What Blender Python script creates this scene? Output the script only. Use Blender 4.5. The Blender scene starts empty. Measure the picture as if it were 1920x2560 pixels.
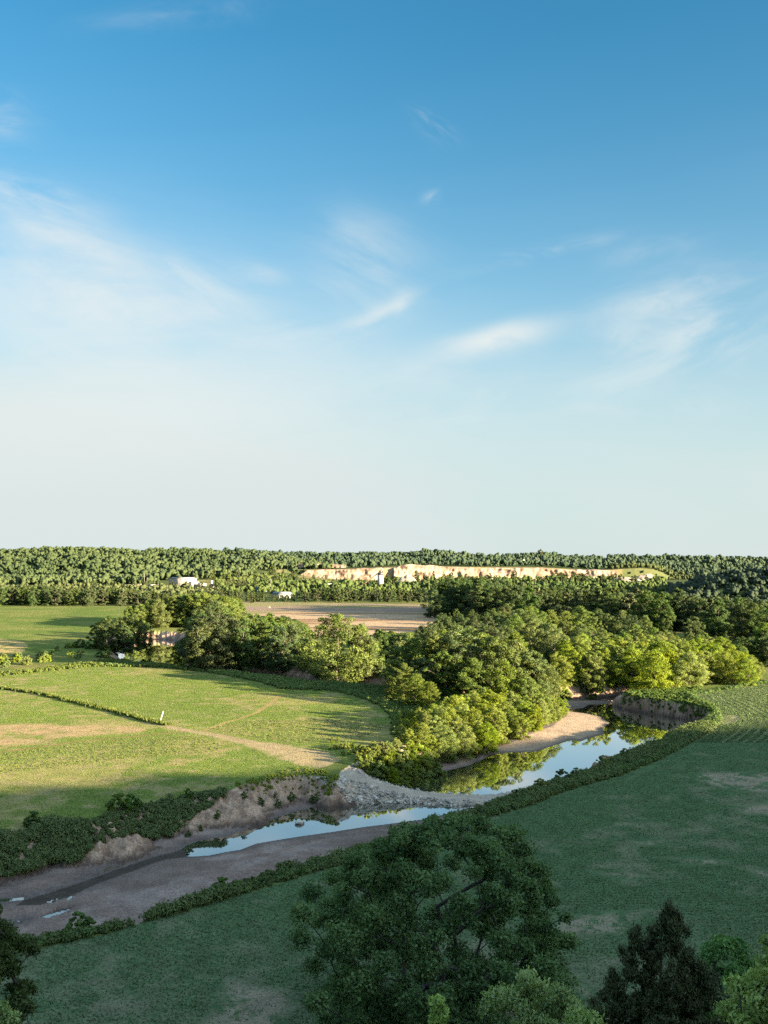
import bpy, math, random
import numpy as np
from mathutils import Vector
R = math.radians
rng = np.random.default_rng(11)
random.seed(11)
S = bpy.context.scene
COL = S.collection

# ------------------------------------------------------------------ camera
F, HOR, CX, CY, CAMZ = 2489.0, 1388.0, 960.0, 1280.0, 40.0
PITCH = math.atan((HOR - CY) / F)
cam = bpy.data.cameras.new('camera')
cam.sensor_fit = 'VERTICAL'; cam.sensor_height = 36.0; cam.sensor_width = 27.0
cam.lens = 36.0 * F / 2560.0
cam.clip_start = 0.3; cam.clip_end = 30000
camo = bpy.data.objects.new('camera', cam); COL.objects.link(camo)
camo.location = (0, 0, CAMZ); camo.rotation_euler = (math.pi/2 + PITCH, 0, 0)
S.camera = camo
cp, sp = math.cos(PITCH), math.sin(PITCH)
def at(px, py, z=0.0):
    """where the line of sight through a point of the photograph meets height z"""
    x = (px - CX) / F; y = (CY - py) / F
    dx, dy, dz = x, cp - y*sp, sp + y*cp
    t = (z - CAMZ) / dz
    return (dx*t, dy*t)
def dep(py, D):          # height seen at image row py at distance D
    y = (CY - py) / F
    return CAMZ + D * (sp + y*cp) / (cp - y*sp)
def xat(px, D): return (px - CX) / F * D * 1.0

# ------------------------------------------------------------------ light
SUN_EL = 9.5
sdx, sdy = 0.88, -0.475
_n = math.hypot(sdx, sdy); sdx /= _n; sdy /= _n
SUNV = Vector((sdx*math.cos(R(SUN_EL)), sdy*math.cos(R(SUN_EL)), math.sin(R(SUN_EL))))
sun = bpy.data.lights.new('sun', 'SUN'); sun.energy = 5.0; sun.angle = R(0.5)
sun.color = (1.0, 0.82, 0.56)
suno = bpy.data.objects.new('sun', sun); COL.objects.link(suno)
suno.rotation_euler = (-SUNV).to_track_quat('-Z', 'Y').to_euler()

S.view_settings.view_transform = 'Standard'; S.view_settings.look = 'None'
S.view_settings.gamma = 1.0; S.view_settings.exposure = 3.25
S.cycles.max_bounces = 6; S.cycles.diffuse_bounces = 3; S.cycles.glossy_bounces = 3
S.cycles.transmission_bounces = 3; S.cycles.volume_bounces = 0; S.cycles.transparent_max_bounces = 8
S.cycles.use_denoising = False
S.cycles.caustics_reflective = False; S.cycles.caustics_refractive = False

class NT:
    """small node-building helper"""
    def __init__(s, tree): s.t = tree; s.t.nodes.clear()
    def n(s, typ, **kw):
        nd = s.t.nodes.new(typ)
        for k, v in kw.items():
            if k.startswith('i_'): s.put(nd.inputs[k[2:].replace('_', ' ')], v)
            else: setattr(nd, k, v)
        return nd
    def put(s, inp, v):
        if isinstance(v, bpy.types.NodeSocket): s.t.links.new(v, inp)
        else: inp.default_value = v
    def m(s, op, a, b=None, c=None, clamp=False):
        nd = s.t.nodes.new('ShaderNodeMath'); nd.operation = op; nd.use_clamp = clamp
        s.put(nd.inputs[0], a)
        if b is not None: s.put(nd.inputs[1], b)
        if c is not None: s.put(nd.inputs[2], c)
        return nd.outputs[0]
    def mix(s, f, a, b, mode='MIX'):
        nd = s.t.nodes.new('ShaderNodeMix'); nd.data_type = 'RGBA'; nd.blend_type = mode
        s.put(nd.inputs[0], f); s.put(nd.inputs[6], a); s.put(nd.inputs[7], b)
        return nd.outputs[2]
    def noise(s, vec, scale, detail=4, rough=.55, dist=0.0):
        nd = s.n('ShaderNodeTexNoise'); nd.inputs['Scale'].default_value = scale
        nd.inputs['Detail'].default_value = detail; nd.inputs['Roughness'].default_value = rough
        nd.inputs['Distortion'].default_value = dist
        if vec is not None: s.t.links.new(vec, nd.inputs['Vector'])
        return nd.outputs['Fac']
    def ramp(s, v, lo, hi, a=0.0, b=1.0):
        nd = s.t.nodes.new('ShaderNodeMapRange'); nd.clamp = True; nd.interpolation_type = 'SMOOTHSTEP'
        s.put(nd.inputs[0], v)
        for i, q in enumerate((lo, hi, a, b)): nd.inputs[i+1].default_value = q
        return nd.outputs[0]

# ------------------------------------------------------------------ sky
world = bpy.data.worlds.new('World'); S.world = world; world.use_nodes = True
N = NT(world.node_tree)
sky = N.n('ShaderNodeTexSky'); sky.sky_type = 'NISHITA'; sky.sun_disc = False
sky.sun_elevation = R(SUN_EL); sky.sun_rotation = math.atan2(sdx, sdy)
sky.altitude = 100; sky.air_density = 1.0; sky.dust_density = 0.6; sky.ozone_density = 2.2
SKY_STRENGTH = 0.05
tc = N.n('ShaderNodeTexCoord')
sep = N.n('ShaderNodeSeparateXYZ'); N.t.links.new(tc.outputs['Generated'], sep.inputs[0])
X, Y, Z = sep.outputs
Ya = N.m('MAXIMUM', N.m('ABSOLUTE', Y), 0.05)
U = N.m('DIVIDE', X, Ya); V = N.m('DIVIDE', Z, Ya)
def uv(px, py): return ((px - CX)/F, (HOR - py)/F)
def streak(x0, y0, x1, y1, wid, amp, nscale=9.0, thr=.35, seed=0.0, stretch=3.0):
    """thin high cloud drawn out between two directions of the sky (given as photo pixels)"""
    (u0, v0), (u1, v1) = uv(x0, y0), uv(x1, y1)
    cu, cv = (u0+u1)/2, (v0+v1)/2
    L = math.hypot(u1-u0, v1-v0)/2; ang = math.atan2(v1-v0, u1-u0)
    ca, sa = math.cos(ang), math.sin(ang)
    du = N.m('SUBTRACT', U, cu); dv = N.m('SUBTRACT', V, cv)
    s_ = N.m('ADD', N.m('MULTIPLY', du, ca), N.m('MULTIPLY', dv, sa))
    t_ = N.m('SUBTRACT', N.m('MULTIPLY', dv, ca), N.m('MULTIPLY', du, sa))
    cmb = N.n('ShaderNodeCombineXYZ'); N.put(cmb.inputs[0], N.m('MULTIPLY', s_, 1.0/stretch*1.6))
    N.put(cmb.inputs[1], N.m('MULTIPLY', t_, 1.6)); cmb.inputs[2].default_value = seed
    nz = N.noise(cmb.outputs[0], nscale, 6, .62, .45)
    wob = N.m('MULTIPLY', N.m('SUBTRACT', N.noise(cmb.outputs[0], nscale*.45, 2, .5), .5), wid/F*2.6)
    t2 = N.m('ADD', t_, wob)
    e = N.m('ADD', N.m('POWER', N.m('ABSOLUTE', N.m('DIVIDE', s_, L)), 2.0),
            N.m('POWER', N.m('ABSOLUTE', N.m('DIVIDE', t2, wid/F)), 2.0))
    g = N.m('EXPONENT', N.m('MULTIPLY', e, -1.3))
    k = N.ramp(nz, thr+.03, thr+.36)
    return N.m('MULTIPLY', N.m('MULTIPLY', g, k), min(.92, amp*1.6))
parts = [
    streak(1090, 893, 1400, 802, 36, .75, 16, .14, 1.3),
    streak(1100, 860, 1330, 800, 20, .25, 20, .30, 9.3),
    streak(1210, 655, 1530, 592, 20, .38, 16, .32, 2.1),
    streak(820, 850, 1040, 735, 32, .42, 15, .34, 3.7),
    streak(980, 780, 1030, 720, 26, .35, 18, .3, 23.7),
    streak(1040, 255, 1135, 330, 34, .34, 18, .36, 4.2),
    streak(1060, 500, 1105, 470, 24, .30, 22, .34, 5.9),
    streak(1500, 905, 1980, 720, 120, .42, 10, .36, 6.6),
    streak(1530, 900, 1620, 830, 55, .32, 16, .34, 16.6),
    streak(1130, 1050, 1330, 940, 40, .26, 12, .34, 7.5),
    streak(1480, 1110, 1800, 1060, 40, .22, 10, .36, 27.5),
    streak(-120, 420, 230, 540, 75, .46, 9, .30, 8.4),
    streak(-120, 240, 60, 290, 70, .36, 12, .34, 18.4),
    streak(-160, 560, 560, 760, 150, .34, 6, .30, 10.2),
    streak(60, 755, 240, 800, 26, .26, 14, .34, 11.2),
    streak(560, 660, 720, 690, 30, .22, 14, .34, 12.8),
    streak(780, 560, 1010, 640, 80, .22, 11, .36, 13.9),
    streak(1500, 640, 1800, 600, 40, .16, 12, .36, 14.4),
    streak(-300, 980, 900, 900, 230, .34, 4, .24, 15.7),
    streak(-500, 1050, 1500, 1080, 200, .30, 4, .20, 20.7),
    streak(200, 30, 700, -10, 40, .12, 10, .36, 21.4),
    streak(-200, 620, 620, 820, 170, .42, 8, .26, 31.4), streak(-100, 500, 420, 690, 60, .40, 11, .28, 32.4), streak(300, 640, 640, 800, 70, .34, 12, .30, 33.1),
    streak(-100, 760, 700, 880, 90, .34, 9, .28, 34.7), streak(760, 640, 1060, 760, 110, .2, 11, .30, 35.2), streak(560, 860, 900, 800, 50, .28, 12, .3, 36.3),
    streak(900, 960, 1300, 870, 60, .26, 11, .30, 37.3), streak(1240, 1040, 1900, 980, 50, .24, 10, .32, 38.2), streak(1480, 780, 1940, 690, 60, .42, 13, .32, 39.9),
    streak(1400, 980, 1700, 920, 40, .22, 12, .32, 40.8), streak(0, 880, 500, 960, 60, .26, 10, .3, 41.5),
]
cl = parts[0]
for p_ in parts[1:]:
    cl = N.m('SUBTRACT', 1.0, N.m('MULTIPLY', N.m('SUBTRACT', 1.0, cl), N.m('SUBTRACT', 1.0, p_)))
# pale veil thickening towards the horizon, then fill light added above the frame
el = N.m('DIVIDE', Z, N.m('SQRT', N.m('ADD', N.m('MULTIPLY', X, X), N.m('MULTIPLY', Y, Y))))
fc_ = N.n('ShaderNodeFloatCurve'); N.put(fc_.inputs['Value'], N.m('MULTIPLY', el, 1/.6, clamp=True))
cv = fc_.mapping.curves[0]
for (a_, b_) in ((.12, .92), (.267, .66), (.393, .36), (.60, .13), (.85, .03)): cv.points.new(a_, b_)
cv.points[0].location = (0, 1); cv.points[-1].location = (1, .02); fc_.mapping.update()
vnz = N.n('ShaderNodeCombineXYZ'); N.put(vnz.inputs[0], N.m('MULTIPLY', U, 1.6)); N.put(vnz.inputs[1], N.m('MULTIPLY', V, 5.0))
veil = N.m('MULTIPLY', fc_.outputs[0], N.m('MULTIPLY_ADD', N.noise(vnz.outputs[0], 1.6, 4, .5, .6), .36, N.m('MULTIPLY_ADD', N.ramp(U, .15, -.40), .38, .80)), clamp=True)
cl = N.m('MULTIPLY', cl, N.ramp(Z, -.05, 0.05))
cloudcol = N.n('ShaderNodeRGB'); cloudcol.outputs[0].default_value = (1.49, 1.67, 1.65, 1)
dn = N.n('ShaderNodeVectorMath', operation='DOT_PRODUCT'); N.t.links.new(tc.outputs['Generated'], dn.inputs[0]); dn.inputs[1].default_value = tuple(SUNV)
gain = N.mix(N.ramp(dn.outputs['Value'], -.02, .55), (.138, .475, .545, 1), (1.6, 1.5, 1.3, 1))   # clear deep blue away from the sun, unseen glow added round it for fill
skyc = N.mix(1.0, sky.outputs[0], gain, 'MULTIPLY')
skyc = N.mix(1.0, skyc, (16, 15, 13.5, 1), 'DARKEN')
skyc = N.mix(N.ramp(Z, .52, .85, 0, .85), skyc, (2.2, 3.15, 4.2, 1))        # bright fill added overhead, above the frame, to lift the shade
final = N.mix(cl, N.mix(veil, skyc, cloudcol.outputs[0]), (1.72, 1.84, 1.82, 1))
bg = N.n('ShaderNodeBackground'); N.put(bg.inputs[0], final); bg.inputs[1].default_value = SKY_STRENGTH
out = N.n('ShaderNodeOutputWorld'); N.t.links.new(bg.outputs[0], out.inputs[0])

# ------------------------------------------------------------------ helpers
def tag(o, label=None, cat=None, group=None, kind=None):
    if label: o['label'] = label
    if cat: o['category'] = cat
    if group: o['group'] = group
    if kind: o['kind'] = kind
    return o
def link(o, parent=None):
    COL.objects.link(o)
    if parent is not None: o.parent = parent
    return o
def empty(name, loc, label, cat, group=None, rz=0.0, sc=(1, 1, 1)):
    o = link(bpy.data.objects.new(name, None)); o.location = loc
    o.rotation_euler = (0, 0, rz); o.scale = sc
    return tag(o, label, cat, group)
def mesh_np(name, v, faces, mat=None, col=None, smooth=False):
    """faces: int array (n,3) or (n,4), or a list of such arrays; col: per-vertex (n,3)"""
    me = bpy.data.meshes.new(name)
    fl = faces if isinstance(faces, list) else [faces]
    fl = [np.asarray(f, np.int32) for f in fl if len(f)]
    v = np.asarray(v, np.float32)
    me.vertices.add(len(v)); me.vertices.foreach_set('co', v.ravel())
    loops = np.concatenate([f.ravel() for f in fl])
    tot = np.concatenate([np.full(len(f), f.shape[1], np.int32) for f in fl])
    st = np.concatenate([[0], np.cumsum(tot)[:-1]]).astype(np.int32)
    me.loops.add(len(loops)); me.loops.foreach_set('vertex_index', loops)
    me.polygons.add(len(tot)); me.polygons.foreach_set('loop_start', st)
    if smooth: me.polygons.foreach_set('use_smooth', np.ones(len(tot), bool))
    me.update(calc_edges=True)
    if col is not None:
        a = me.attributes.new('Col', 'FLOAT_COLOR', 'POINT')
        c4 = np.ones((len(v), 4), np.float32); c4[:, :3] = col
        a.data.foreach_set('color', c4.ravel())
    if mat is not None: me.materials.append(mat)
    return me
def obj(name, me, parent=None): return link(bpy.data.objects.new(name, me), parent)

class MB:
    """collects boxes, cylinders and tubes; build() links them as one mesh"""
    def __init__(s): s.v = []; s.f4 = []; s.f3 = []; s.k = 0
    def add(s, v, f):
        for q in f:
            (s.f4 if len(q) == 4 else s.f3).append([i + s.k for i in q])
        s.v.extend(v); s.k += len(v); return s
    def box(s, x0, x1, y0, y1, z0, z1):
        v = [(x, y, z) for z in (z0, z1) for x, y in ((x0, y0), (x1, y0), (x1, y1), (x0, y1))]
        return s.add(v, [(3, 2, 1, 0), (4, 5, 6, 7), (0, 1, 5, 4), (1, 2, 6, 5), (2, 3, 7, 6), (3, 0, 4, 7)])
    def gable(s, x0, x1, y0, y1, z0, z1, ov=.0):
        ym = (y0+y1)/2
        v = [(x0-ov, y0-ov, z0), (x1+ov, y0-ov, z0), (x1+ov, y1+ov, z0), (x0-ov, y1+ov, z0), (x0-ov, ym, z1), (x1+ov, ym, z1)]
        return s.add(v, [(0, 1, 5, 4), (2, 3, 4, 5), (3, 2, 1, 0), (0, 4, 3), (1, 2, 5)])
    def cyl(s, x, y, z0, z1, r0, r1=None, n=16):
        r1 = r0 if r1 is None else r1
        v = []
        for z, r in ((z0, r0), (z1, r1)):
            v += [(x + r*math.cos(2*math.pi*i/n), y + r*math.sin(2*math.pi*i/n), z) for i in range(n)]
        v += [(x, y, z0), (x, y, z1)]
        f = [(i, (i+1) % n, n+(i+1) % n, n+i) for i in range(n)]
        f += [((i+1) % n, i, 2*n) for i in range(n)] + [(n+i, n+(i+1) % n, 2*n+1) for i in range(n)]
        return s.add(v, f)
    def tube(s, a, b, r0, r1=None, n=8):
        r1 = r0 if r1 is None else r1
        a = np.array(a, float); b = np.array(b, float); d = b - a; d /= np.linalg.norm(d)
        u = np.cross(d, (0, 0, 1.0) if abs(d[2]) < .9 else (1.0, 0, 0)); u /= np.linalg.norm(u); w = np.cross(d, u)
        v = []
        for c, r in ((a, r0), (b, r1)):
            v += [tuple(c + r*(math.cos(2*math.pi*i/n)*u + math.sin(2*math.pi*i/n)*w)) for i in range(n)]
        f = [(i, (i+1) % n, n+(i+1) % n, n+i) for i in range(n)] + [tuple(range(n-1, -1, -1))[:4], tuple(n+i for i in range(4))]
        return s.add(v, f)
    def build(s, name, mat, parent=None):
        return obj(name, mesh_np(name, s.v, [np.array(f, np.int32).reshape(-1, k) for f, k in ((s.f4, 4), (s.f3, 3)) if f], mat), parent)

# ---- noise on arrays
def _h(ix, iy, seed):
    n = (ix.astype(np.int64)*374761393 + iy.astype(np.int64)*668265263 + seed*974634777) & 0xffffffff
    n = ((n ^ (n >> 13))*1274126177) & 0xffffffff
    return ((n ^ (n >> 16)) & 0xffff) / 65535.0
def vnoise(x, y, seed=0):
    ix, iy = np.floor(x), np.floor(y); fx, fy = x-ix, y-iy
    fx = fx*fx*(3-2*fx); fy = fy*fy*(3-2*fy)
    a, b = _h(ix, iy, seed), _h(ix+1, iy, seed); c, d = _h(ix, iy+1, seed), _h(ix+1, iy+1, seed)
    return (a*(1-fx)+b*fx)*(1-fy) + (c*(1-fx)+d*fx)*fy
def fbm(x, y, seed=0, oct=4, gain=.5):
    s = 0; a = 1; t = 0
    for o in range(oct):
        s = s + a*vnoise(x*2**o + 17.3*o, y*2**o - 9.1*o, seed+o); t += a; a *= gain
    return s/t
def sstep(x, a, b):
    t = np.clip((x-a)/(b-a), 0, 1); return t*t*(3-2*t)
def inpoly(x, y, P):
    P = np.asarray(P); c = np.zeros(x.shape, bool); j = len(P)-1
    for i in range(len(P)):
        xi, yi = P[i][:2]; xj, yj = P[j][:2]
        if yi != yj:
            c ^= ((yi > y) != (yj > y)) & (x < (xj-xi)*(y-yi)/(yj-yi)+xi)
        j = i
    return c
def pdist(x, y, P, closed=True, vals=None):
    """distance to a polyline, and values along it at the nearest place"""
    P = np.asarray([p[:2] for p in P], float); n = len(P)
    best = np.full(x.shape, 1e9); bv = np.zeros(x.shape)
    for i in range(n if closed else n-1):
        a, b = P[i], P[(i+1) % n]; d = b-a; L = d@d
        if L == 0: continue
        t = np.clip(((x-a[0])*d[0]+(y-a[1])*d[1])/L, 0, 1)
        q = (x-a[0]-t*d[0])**2 + (y-a[1]-t*d[1])**2
        m = q < best; best = np.where(m, q, best)
        if vals is not None:
            bv = np.where(m, vals[i]*(1-t)+vals[(i+1) % n]*t, bv)
    return np.sqrt(best), bv

# ------------------------------------------------------------------ materials
def mat(name, rough=.9):
    m = bpy.data.materials.new(name); m.use_nodes = True; n = NT(m.node_tree)
    p = n.n('ShaderNodeBsdfPrincipled'); p.inputs['Roughness'].default_value = rough
    o = n.n('ShaderNodeOutputMaterial'); n.t.links.new(p.outputs[0], o.inputs[0])
    return m, n, p, o
def flat_mat(name, c, rough=.7, var=.15, scale=1.5, metal=0.0):
    m, n, p, o = mat(name, rough)
    g = n.n('ShaderNodeNewGeometry')
    k = n.noise(g.outputs['Position'], scale, 5, .6)
    c2 = tuple(q*(1-var*1.6) for q in c)
    n.put(p.inputs['Base Color'], n.mix(n.ramp(k, .3, .7), (*c2, 1), (*[min(1, q*(1+var)) for q in c], 1)))
    p.inputs['Metallic'].default_value = metal
    return m
def leaf_mat(name, c_lo, c_hi, transl=.3, hue=.015, gloss=.1, vvar=.22):
    m = bpy.data.materials.new(name); m.use_nodes = True; n = NT(m.node_tree)
    at_ = n.n('ShaderNodeAttribute'); at_.attribute_name = 'Col'
    sepc = n.n('ShaderNodeSeparateColor'); n.t.links.new(at_.outputs['Color'], sepc.inputs[0])
    oi = n.n('ShaderNodeObjectInfo')
    base = n.mix(sepc.outputs[0], (*c_lo, 1), (*c_hi, 1))
    hs = n.n('ShaderNodeHueSaturation')
    n.put(hs.inputs['Hue'], n.ramp(oi.outputs['Random'], 0, 1, .5-hue, .5+hue))
    rr = n.m('FRACT', n.m('MULTIPLY', oi.outputs['Random'], 7.31))
    n.put(hs.inputs['Value'], n.m('MULTIPLY_ADD', rr, vvar*2, 1-vvar))
    n.put(hs.inputs['Saturation'], n.m('MULTIPLY_ADD', n.m('FRACT', n.m('MULTIPLY', rr, 5.7)), .3, .85))
    n.put(hs.inputs['Color'], base)
    p = n.n('ShaderNodeBsdfPrincipled'); p.inputs['Roughness'].default_value = .6
    p.inputs['Specular IOR Level'].default_value = gloss
    n.put(p.inputs['Base Color'], hs.outputs[0])
    tr = n.n('ShaderNodeBsdfTranslucent')
    n.put(tr.inputs[0], n.mix(1.0, hs.outputs[0], (1.1, 1.15, .5, 1), 'MULTIPLY'))
    mx = n.n('ShaderNodeMixShader'); mx.inputs[0].default_value = transl
    n.t.links.new(p.outputs[0], mx.inputs[1]); n.t.links.new(tr.outputs[0], mx.inputs[2])
    o = n.n('ShaderNodeOutputMaterial'); n.t.links.new(mx.outputs[0], o.inputs[0])
    return m
def ground_mat():
    m, n, p, o = mat('ground_material', .95)
    p.inputs['Specular IOR Level'].default_value = .0
    a = n.n('ShaderNodeAttribute'); a.attribute_name = 'Col'
    g = n.n('ShaderNodeNewGeometry'); pos = g.outputs['Position']
    k1 = n.noise(pos, 3.2, 5, .65); k2 = n.noise(pos, .35, 5, .6)
    f = n.m('MULTIPLY', n.ramp(k1, .2, .8, .62, 1.38), n.ramp(k2, .25, .75, .84, 1.16))
    sc = n.n('ShaderNodeVectorMath', operation='SCALE'); n.put(sc.inputs[0], a.outputs['Color']); n.put(sc.inputs['Scale'], f)
    n.put(p.inputs['Base Color'], sc.outputs[0])
    b = n.n('ShaderNodeBump'); b.inputs['Strength'].default_value = .7; b.inputs['Distance'].default_value = .25
    n.put(b.inputs['Height'], n.noise(pos, 2.2, 6, .7)); n.t.links.new(b.outputs[0], p.inputs['Normal'])
    return m
M_GROUND = ground_mat()
M_BARK = flat_mat('bark', (.085, .066, .05), .95, .3, 3)
M_DBARK = flat_mat('dark_bark', (.035, .028, .022), .95, .3, 3)
M_LEAF = leaf_mat('cottonwood_leaf', (.046, .074, .017), (.13, .165, .040))
M_DARK = leaf_mat('oak_leaf', (.030, .052, .016), (.075, .105, .034))
M_WILLOW = leaf_mat('willow_leaf', (.085, .125, .020), (.20, .235, .042), .35, .01, vvar=.16)
M_FAR = leaf_mat('hill_leaf', (.026, .041, .015), (.066, .082, .028), .1, gloss=.05)
M_RIDGE = leaf_mat('ridge_leaf', (.018, .034, .019), (.042, .060, .030), .1, gloss=.05)
M_WEED = leaf_mat('weed_leaf', (.04, .072, .022), (.115, .165, .045), .3)
M_GRASSW = leaf_mat('meadow_leaf', (.085, .115, .022), (.17, .19, .045), .35)
M_NEAR = leaf_mat('broad_leaf', (.045, .084, .032), (.140, .208, .076), .3, gloss=.08)
M_LIGHT = leaf_mat('young_leaf', (.12, .175, .05), (.33, .42, .14), .35, gloss=.1, hue=.004, vvar=.06)
M_CEDAR = leaf_mat('cedar_leaf', (.022, .030, .009), (.065, .075, .022), .15, gloss=.15)
M_CROP = leaf_mat('crop_leaf', (.082, .116, .025), (.18, .20, .048), .35, vvar=.02)
M_CROPD = leaf_mat('low_crop_leaf', (.056, .098, .042), (.112, .170, .072), .3, vvar=.02)

# ------------------------------------------------------------------ river outline (photo pixel, height it was read at, bank slope)
CR = []
def crest(pts, z, s):
    for (a, b) in pts: CR.append((*at(a, b, z), s))
CR += [(-150, 70, 1.0), (-70, 96, 1.0)]
crest([(20, 2322), (98, 2318), (174, 2304), (260, 2302), (347, 2285), (380, 2268), (466, 2239), (521, 2220), (597, 2184),
       (651, 2168), (705, 2149), (803, 2132), (930, 2096), (1050, 2060), (1160, 2020), (1245, 1984), (1298, 1970), (1343, 1953),
       (1402, 1933), (1448, 1918), (1476, 1906), (1507, 1894), (1538, 1879), (1592, 1860), (1639, 1844), (1693, 1817), (1735, 1800)], .9, 1.1)
crest([(1770, 1787)], 0, 1.6)
crest([(1767, 1780), (1732, 1769), (1693, 1764), (1654, 1758), (1592, 1749), (1556, 1741)], -.8, 3.2)
crest([(1560, 1732), (1640, 1723), (1760, 1712), (1850, 1705)], 0, 1.6)
crest([(1830, 1700), (1700, 1706), (1560, 1719), (1470, 1724), (1400, 1727)], -1.6, 2.4)
crest([(1320, 1730), (1200, 1730), (1080, 1722), (1009, 1714), (930, 1706), (847, 1696), (760, 1686), (640, 1676), (560, 1662), (490, 1640), (470, 1604)], -2.4, 1.2)
crest([(470, 1592), (400, 1588), (340, 1590), (300, 1598), (262, 1610), (250, 1626)], -2.4, .7)
crest([(285, 1643), (330, 1648), (401, 1657), (470, 1664), (532, 1669), (640, 1682), (720, 1692), (810, 1701), (900, 1707), (984, 1714)], .8, 1.2)
crest([(1060, 1728), (1090, 1760), (1095, 1790), (1075, 1815), (1040, 1842), (1000, 1868), (940, 1893), (880, 1910)], 0, .50)
crest([(852, 1928)], 0, 1.0)
crest([(841, 1946), (800, 1941), (743, 1937), (690, 1945), (651, 1955), (605, 1962)], 0, .8)
crest([(564, 1962), (505, 1968), (440, 1978), (380, 1989), (300, 2010), (217, 2040), (130, 2040), (65, 2044), (0, 2071)], 1.2, .48)
CR += [(-90, 118, .42), (-150, 100, .42)]
CRV = [c[2] for c in CR]
BARS = []   # parts of the bed that lie above the water: outline at water level, rise per metre, highest rise
WZ = -4.0
def bar(pts, rise, top): BARS.append(([at(a, b, WZ) for a, b in pts], rise, top))
bar([(168, 2240), (244, 2203), (336, 2171), (400, 2146), (460, 2140), (477, 2141), (520, 2139), (564, 2130), (602, 2124), (640, 2109), (705, 2098), (763, 2089), (835, 2079),
     (912, 2067), (1009, 2055), (1066, 2047), (1134, 2030), (1180, 2018), (1230, 2040), (1150, 2110), (900, 2190), (700, 2250), (480, 2330),
     (200, 2420), (-100, 2520), (-200, 2450), (-40, 2330), (60, 2300), (-100, 2330), (-100, 2262), (60, 2250), (120, 2244)], .075, 1.25)
bar([(1190, 1906), (1206, 1899), (1230, 1886), (1279, 1881), (1341, 1879), (1375, 1867), (1404, 1858), (1425, 1850), (1452, 1853), (1468, 1847), (1507, 1836),
     (1507, 1820), (1524, 1807), (1511, 1799), (1499, 1791), (1468, 1784), (1425, 1778), (1380, 1776), (1300, 1800), (1200, 1860)], .10, 1.6)
bar([(1395, 1746), (1530, 1752), (1532, 1756), (1520, 1759), (1470, 1762), (1456, 1771), (1400, 1770), (1330, 1772), (1300, 1755)], .02, .16)
bar([(1013, 1968), (1028, 1962), (1047, 1944), (1086, 1934), (1134, 1923), (1172, 1914), (1200, 1900), (1150, 1880), (1000, 1930)], .12, .9)
bar([(359, 1592), (400, 1596), (459, 1607), (500, 1610), (470, 1560), (350, 1560)], .10, 1.4)
bar([(270, 2168), (325, 2162), (380, 2144), (440, 2132), (470, 2112), (500, 2102), (575, 2089), (651, 2056), (749, 2027), (835, 2000), (840, 1970), (600, 2010), (300, 2100), (60, 2190), (-60, 2235), (-60, 2252), (60, 2244), (136, 2229), (230, 2195)], .06, .7)
bar([(60, 2262), (60, 2236), (136, 2222), (240, 2186), (325, 2158), (380, 2140), (440, 2126), (462, 2124), (468, 2146), (400, 2156), (336, 2182), (244, 2214), (168, 2250)], .02, .06)
PUDDLES = [[at(a, b, WZ) for a, b in P_] for P_ in ([(100, 2293), (128, 2280), (160, 2271), (186, 2268), (176, 2279), (150, 2290), (118, 2299)], [(112, 2256), (150, 2245), (186, 2241), (170, 2252), (130, 2261)])]
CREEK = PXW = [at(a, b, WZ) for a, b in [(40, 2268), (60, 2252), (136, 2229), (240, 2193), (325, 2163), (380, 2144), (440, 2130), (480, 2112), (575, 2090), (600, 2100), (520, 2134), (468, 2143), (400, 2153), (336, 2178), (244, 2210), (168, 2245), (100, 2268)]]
# the stone ford
FORD = [(830, 1918, .0), (875, 1934, -.35), (917, 1949, -1.1), (950, 1961, -1.8), (989, 1973, -2.5), (1062, 1986, -3.1), (1158, 1994, -3.25), (1230, 1993, -3.2), (1290, 1984, -2.3)]
FORDW = [(*at(a, b, c), c) for a, b, c in FORD]

# far ground: how high the land stands along each line of sight
SK_L = [(-400, 1372), (0, 1372), (110, 1366), (250, 1369), (420, 1368), (560, 1369), (700, 1373), (800, 1374), (900, 1380)]
SK_B = [(500, 1373), (700, 1374), (850, 1380), (1000, 1378), (1100, 1376), (1250, 1381), (1340, 1379), (1500, 1384), (1700, 1388), (1920, 1391), (2400, 1388)]
SK_R = [(1620, 1478), (1650, 1465), (1711, 1446), (1773, 1430), (1834, 1417), (1920, 1407), (2100, 1390), (2400, 1375)]
CLIFF_TOP = [(660, 1423), (767, 1424), (865, 1423), (953, 1420), (993, 1419), (1040, 1417), (1110, 1417), (1240, 1419), (1318, 1419), (1406, 1422), (1451, 1425), (1517, 1425), (1598, 1420), (1640, 1424)]
CD = 1600.0
def ip(px, tab): return np.interp(px, [t[0] for t in tab], [t[1] for t in tab])
def depv(py, D): return CAMZ + D*(HOR-py)/F
def far_height(x, y):
    px = CX + F*x/y; D = y
    hl = (depv(ip(px, SK_L) + (fbm(px*.012, px*0, 88, 3)-.5)*9, 1950)-15)*sstep(D, 1330, 1950)*(1-sstep(px, 640, 900))
    hb = depv(ip(px, SK_B) + (fbm(px*.009, px*0, 89, 3)-.5)*8, 2550)-15
    wq = sstep(px, 640, 700)*(1-sstep(px, 1625, 1700))
    ct = depv(ip(px, CLIFF_TOP), CD)
    q = ct*sstep(D, CD+1, CD+7); q = np.where(D > CD+7, ct + (hb-ct)*sstep(D, 1800, 2550), q)
    s = hb*sstep(D, 1500, 2500)
    h = np.maximum(hl, wq*q + (1-wq)*s)
    hr = np.clip(depv(ip(px, SK_R), 930)-12, 0, 80)*sstep(D, 700, 930)*(1-sstep(D, 1050, 1300))*sstep(px, 1600, 1660)
    h = np.maximum(h, hr)
    return h*(1-sstep(D, 3500, 7000))
BV = np.array([-.377, .926])
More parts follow.
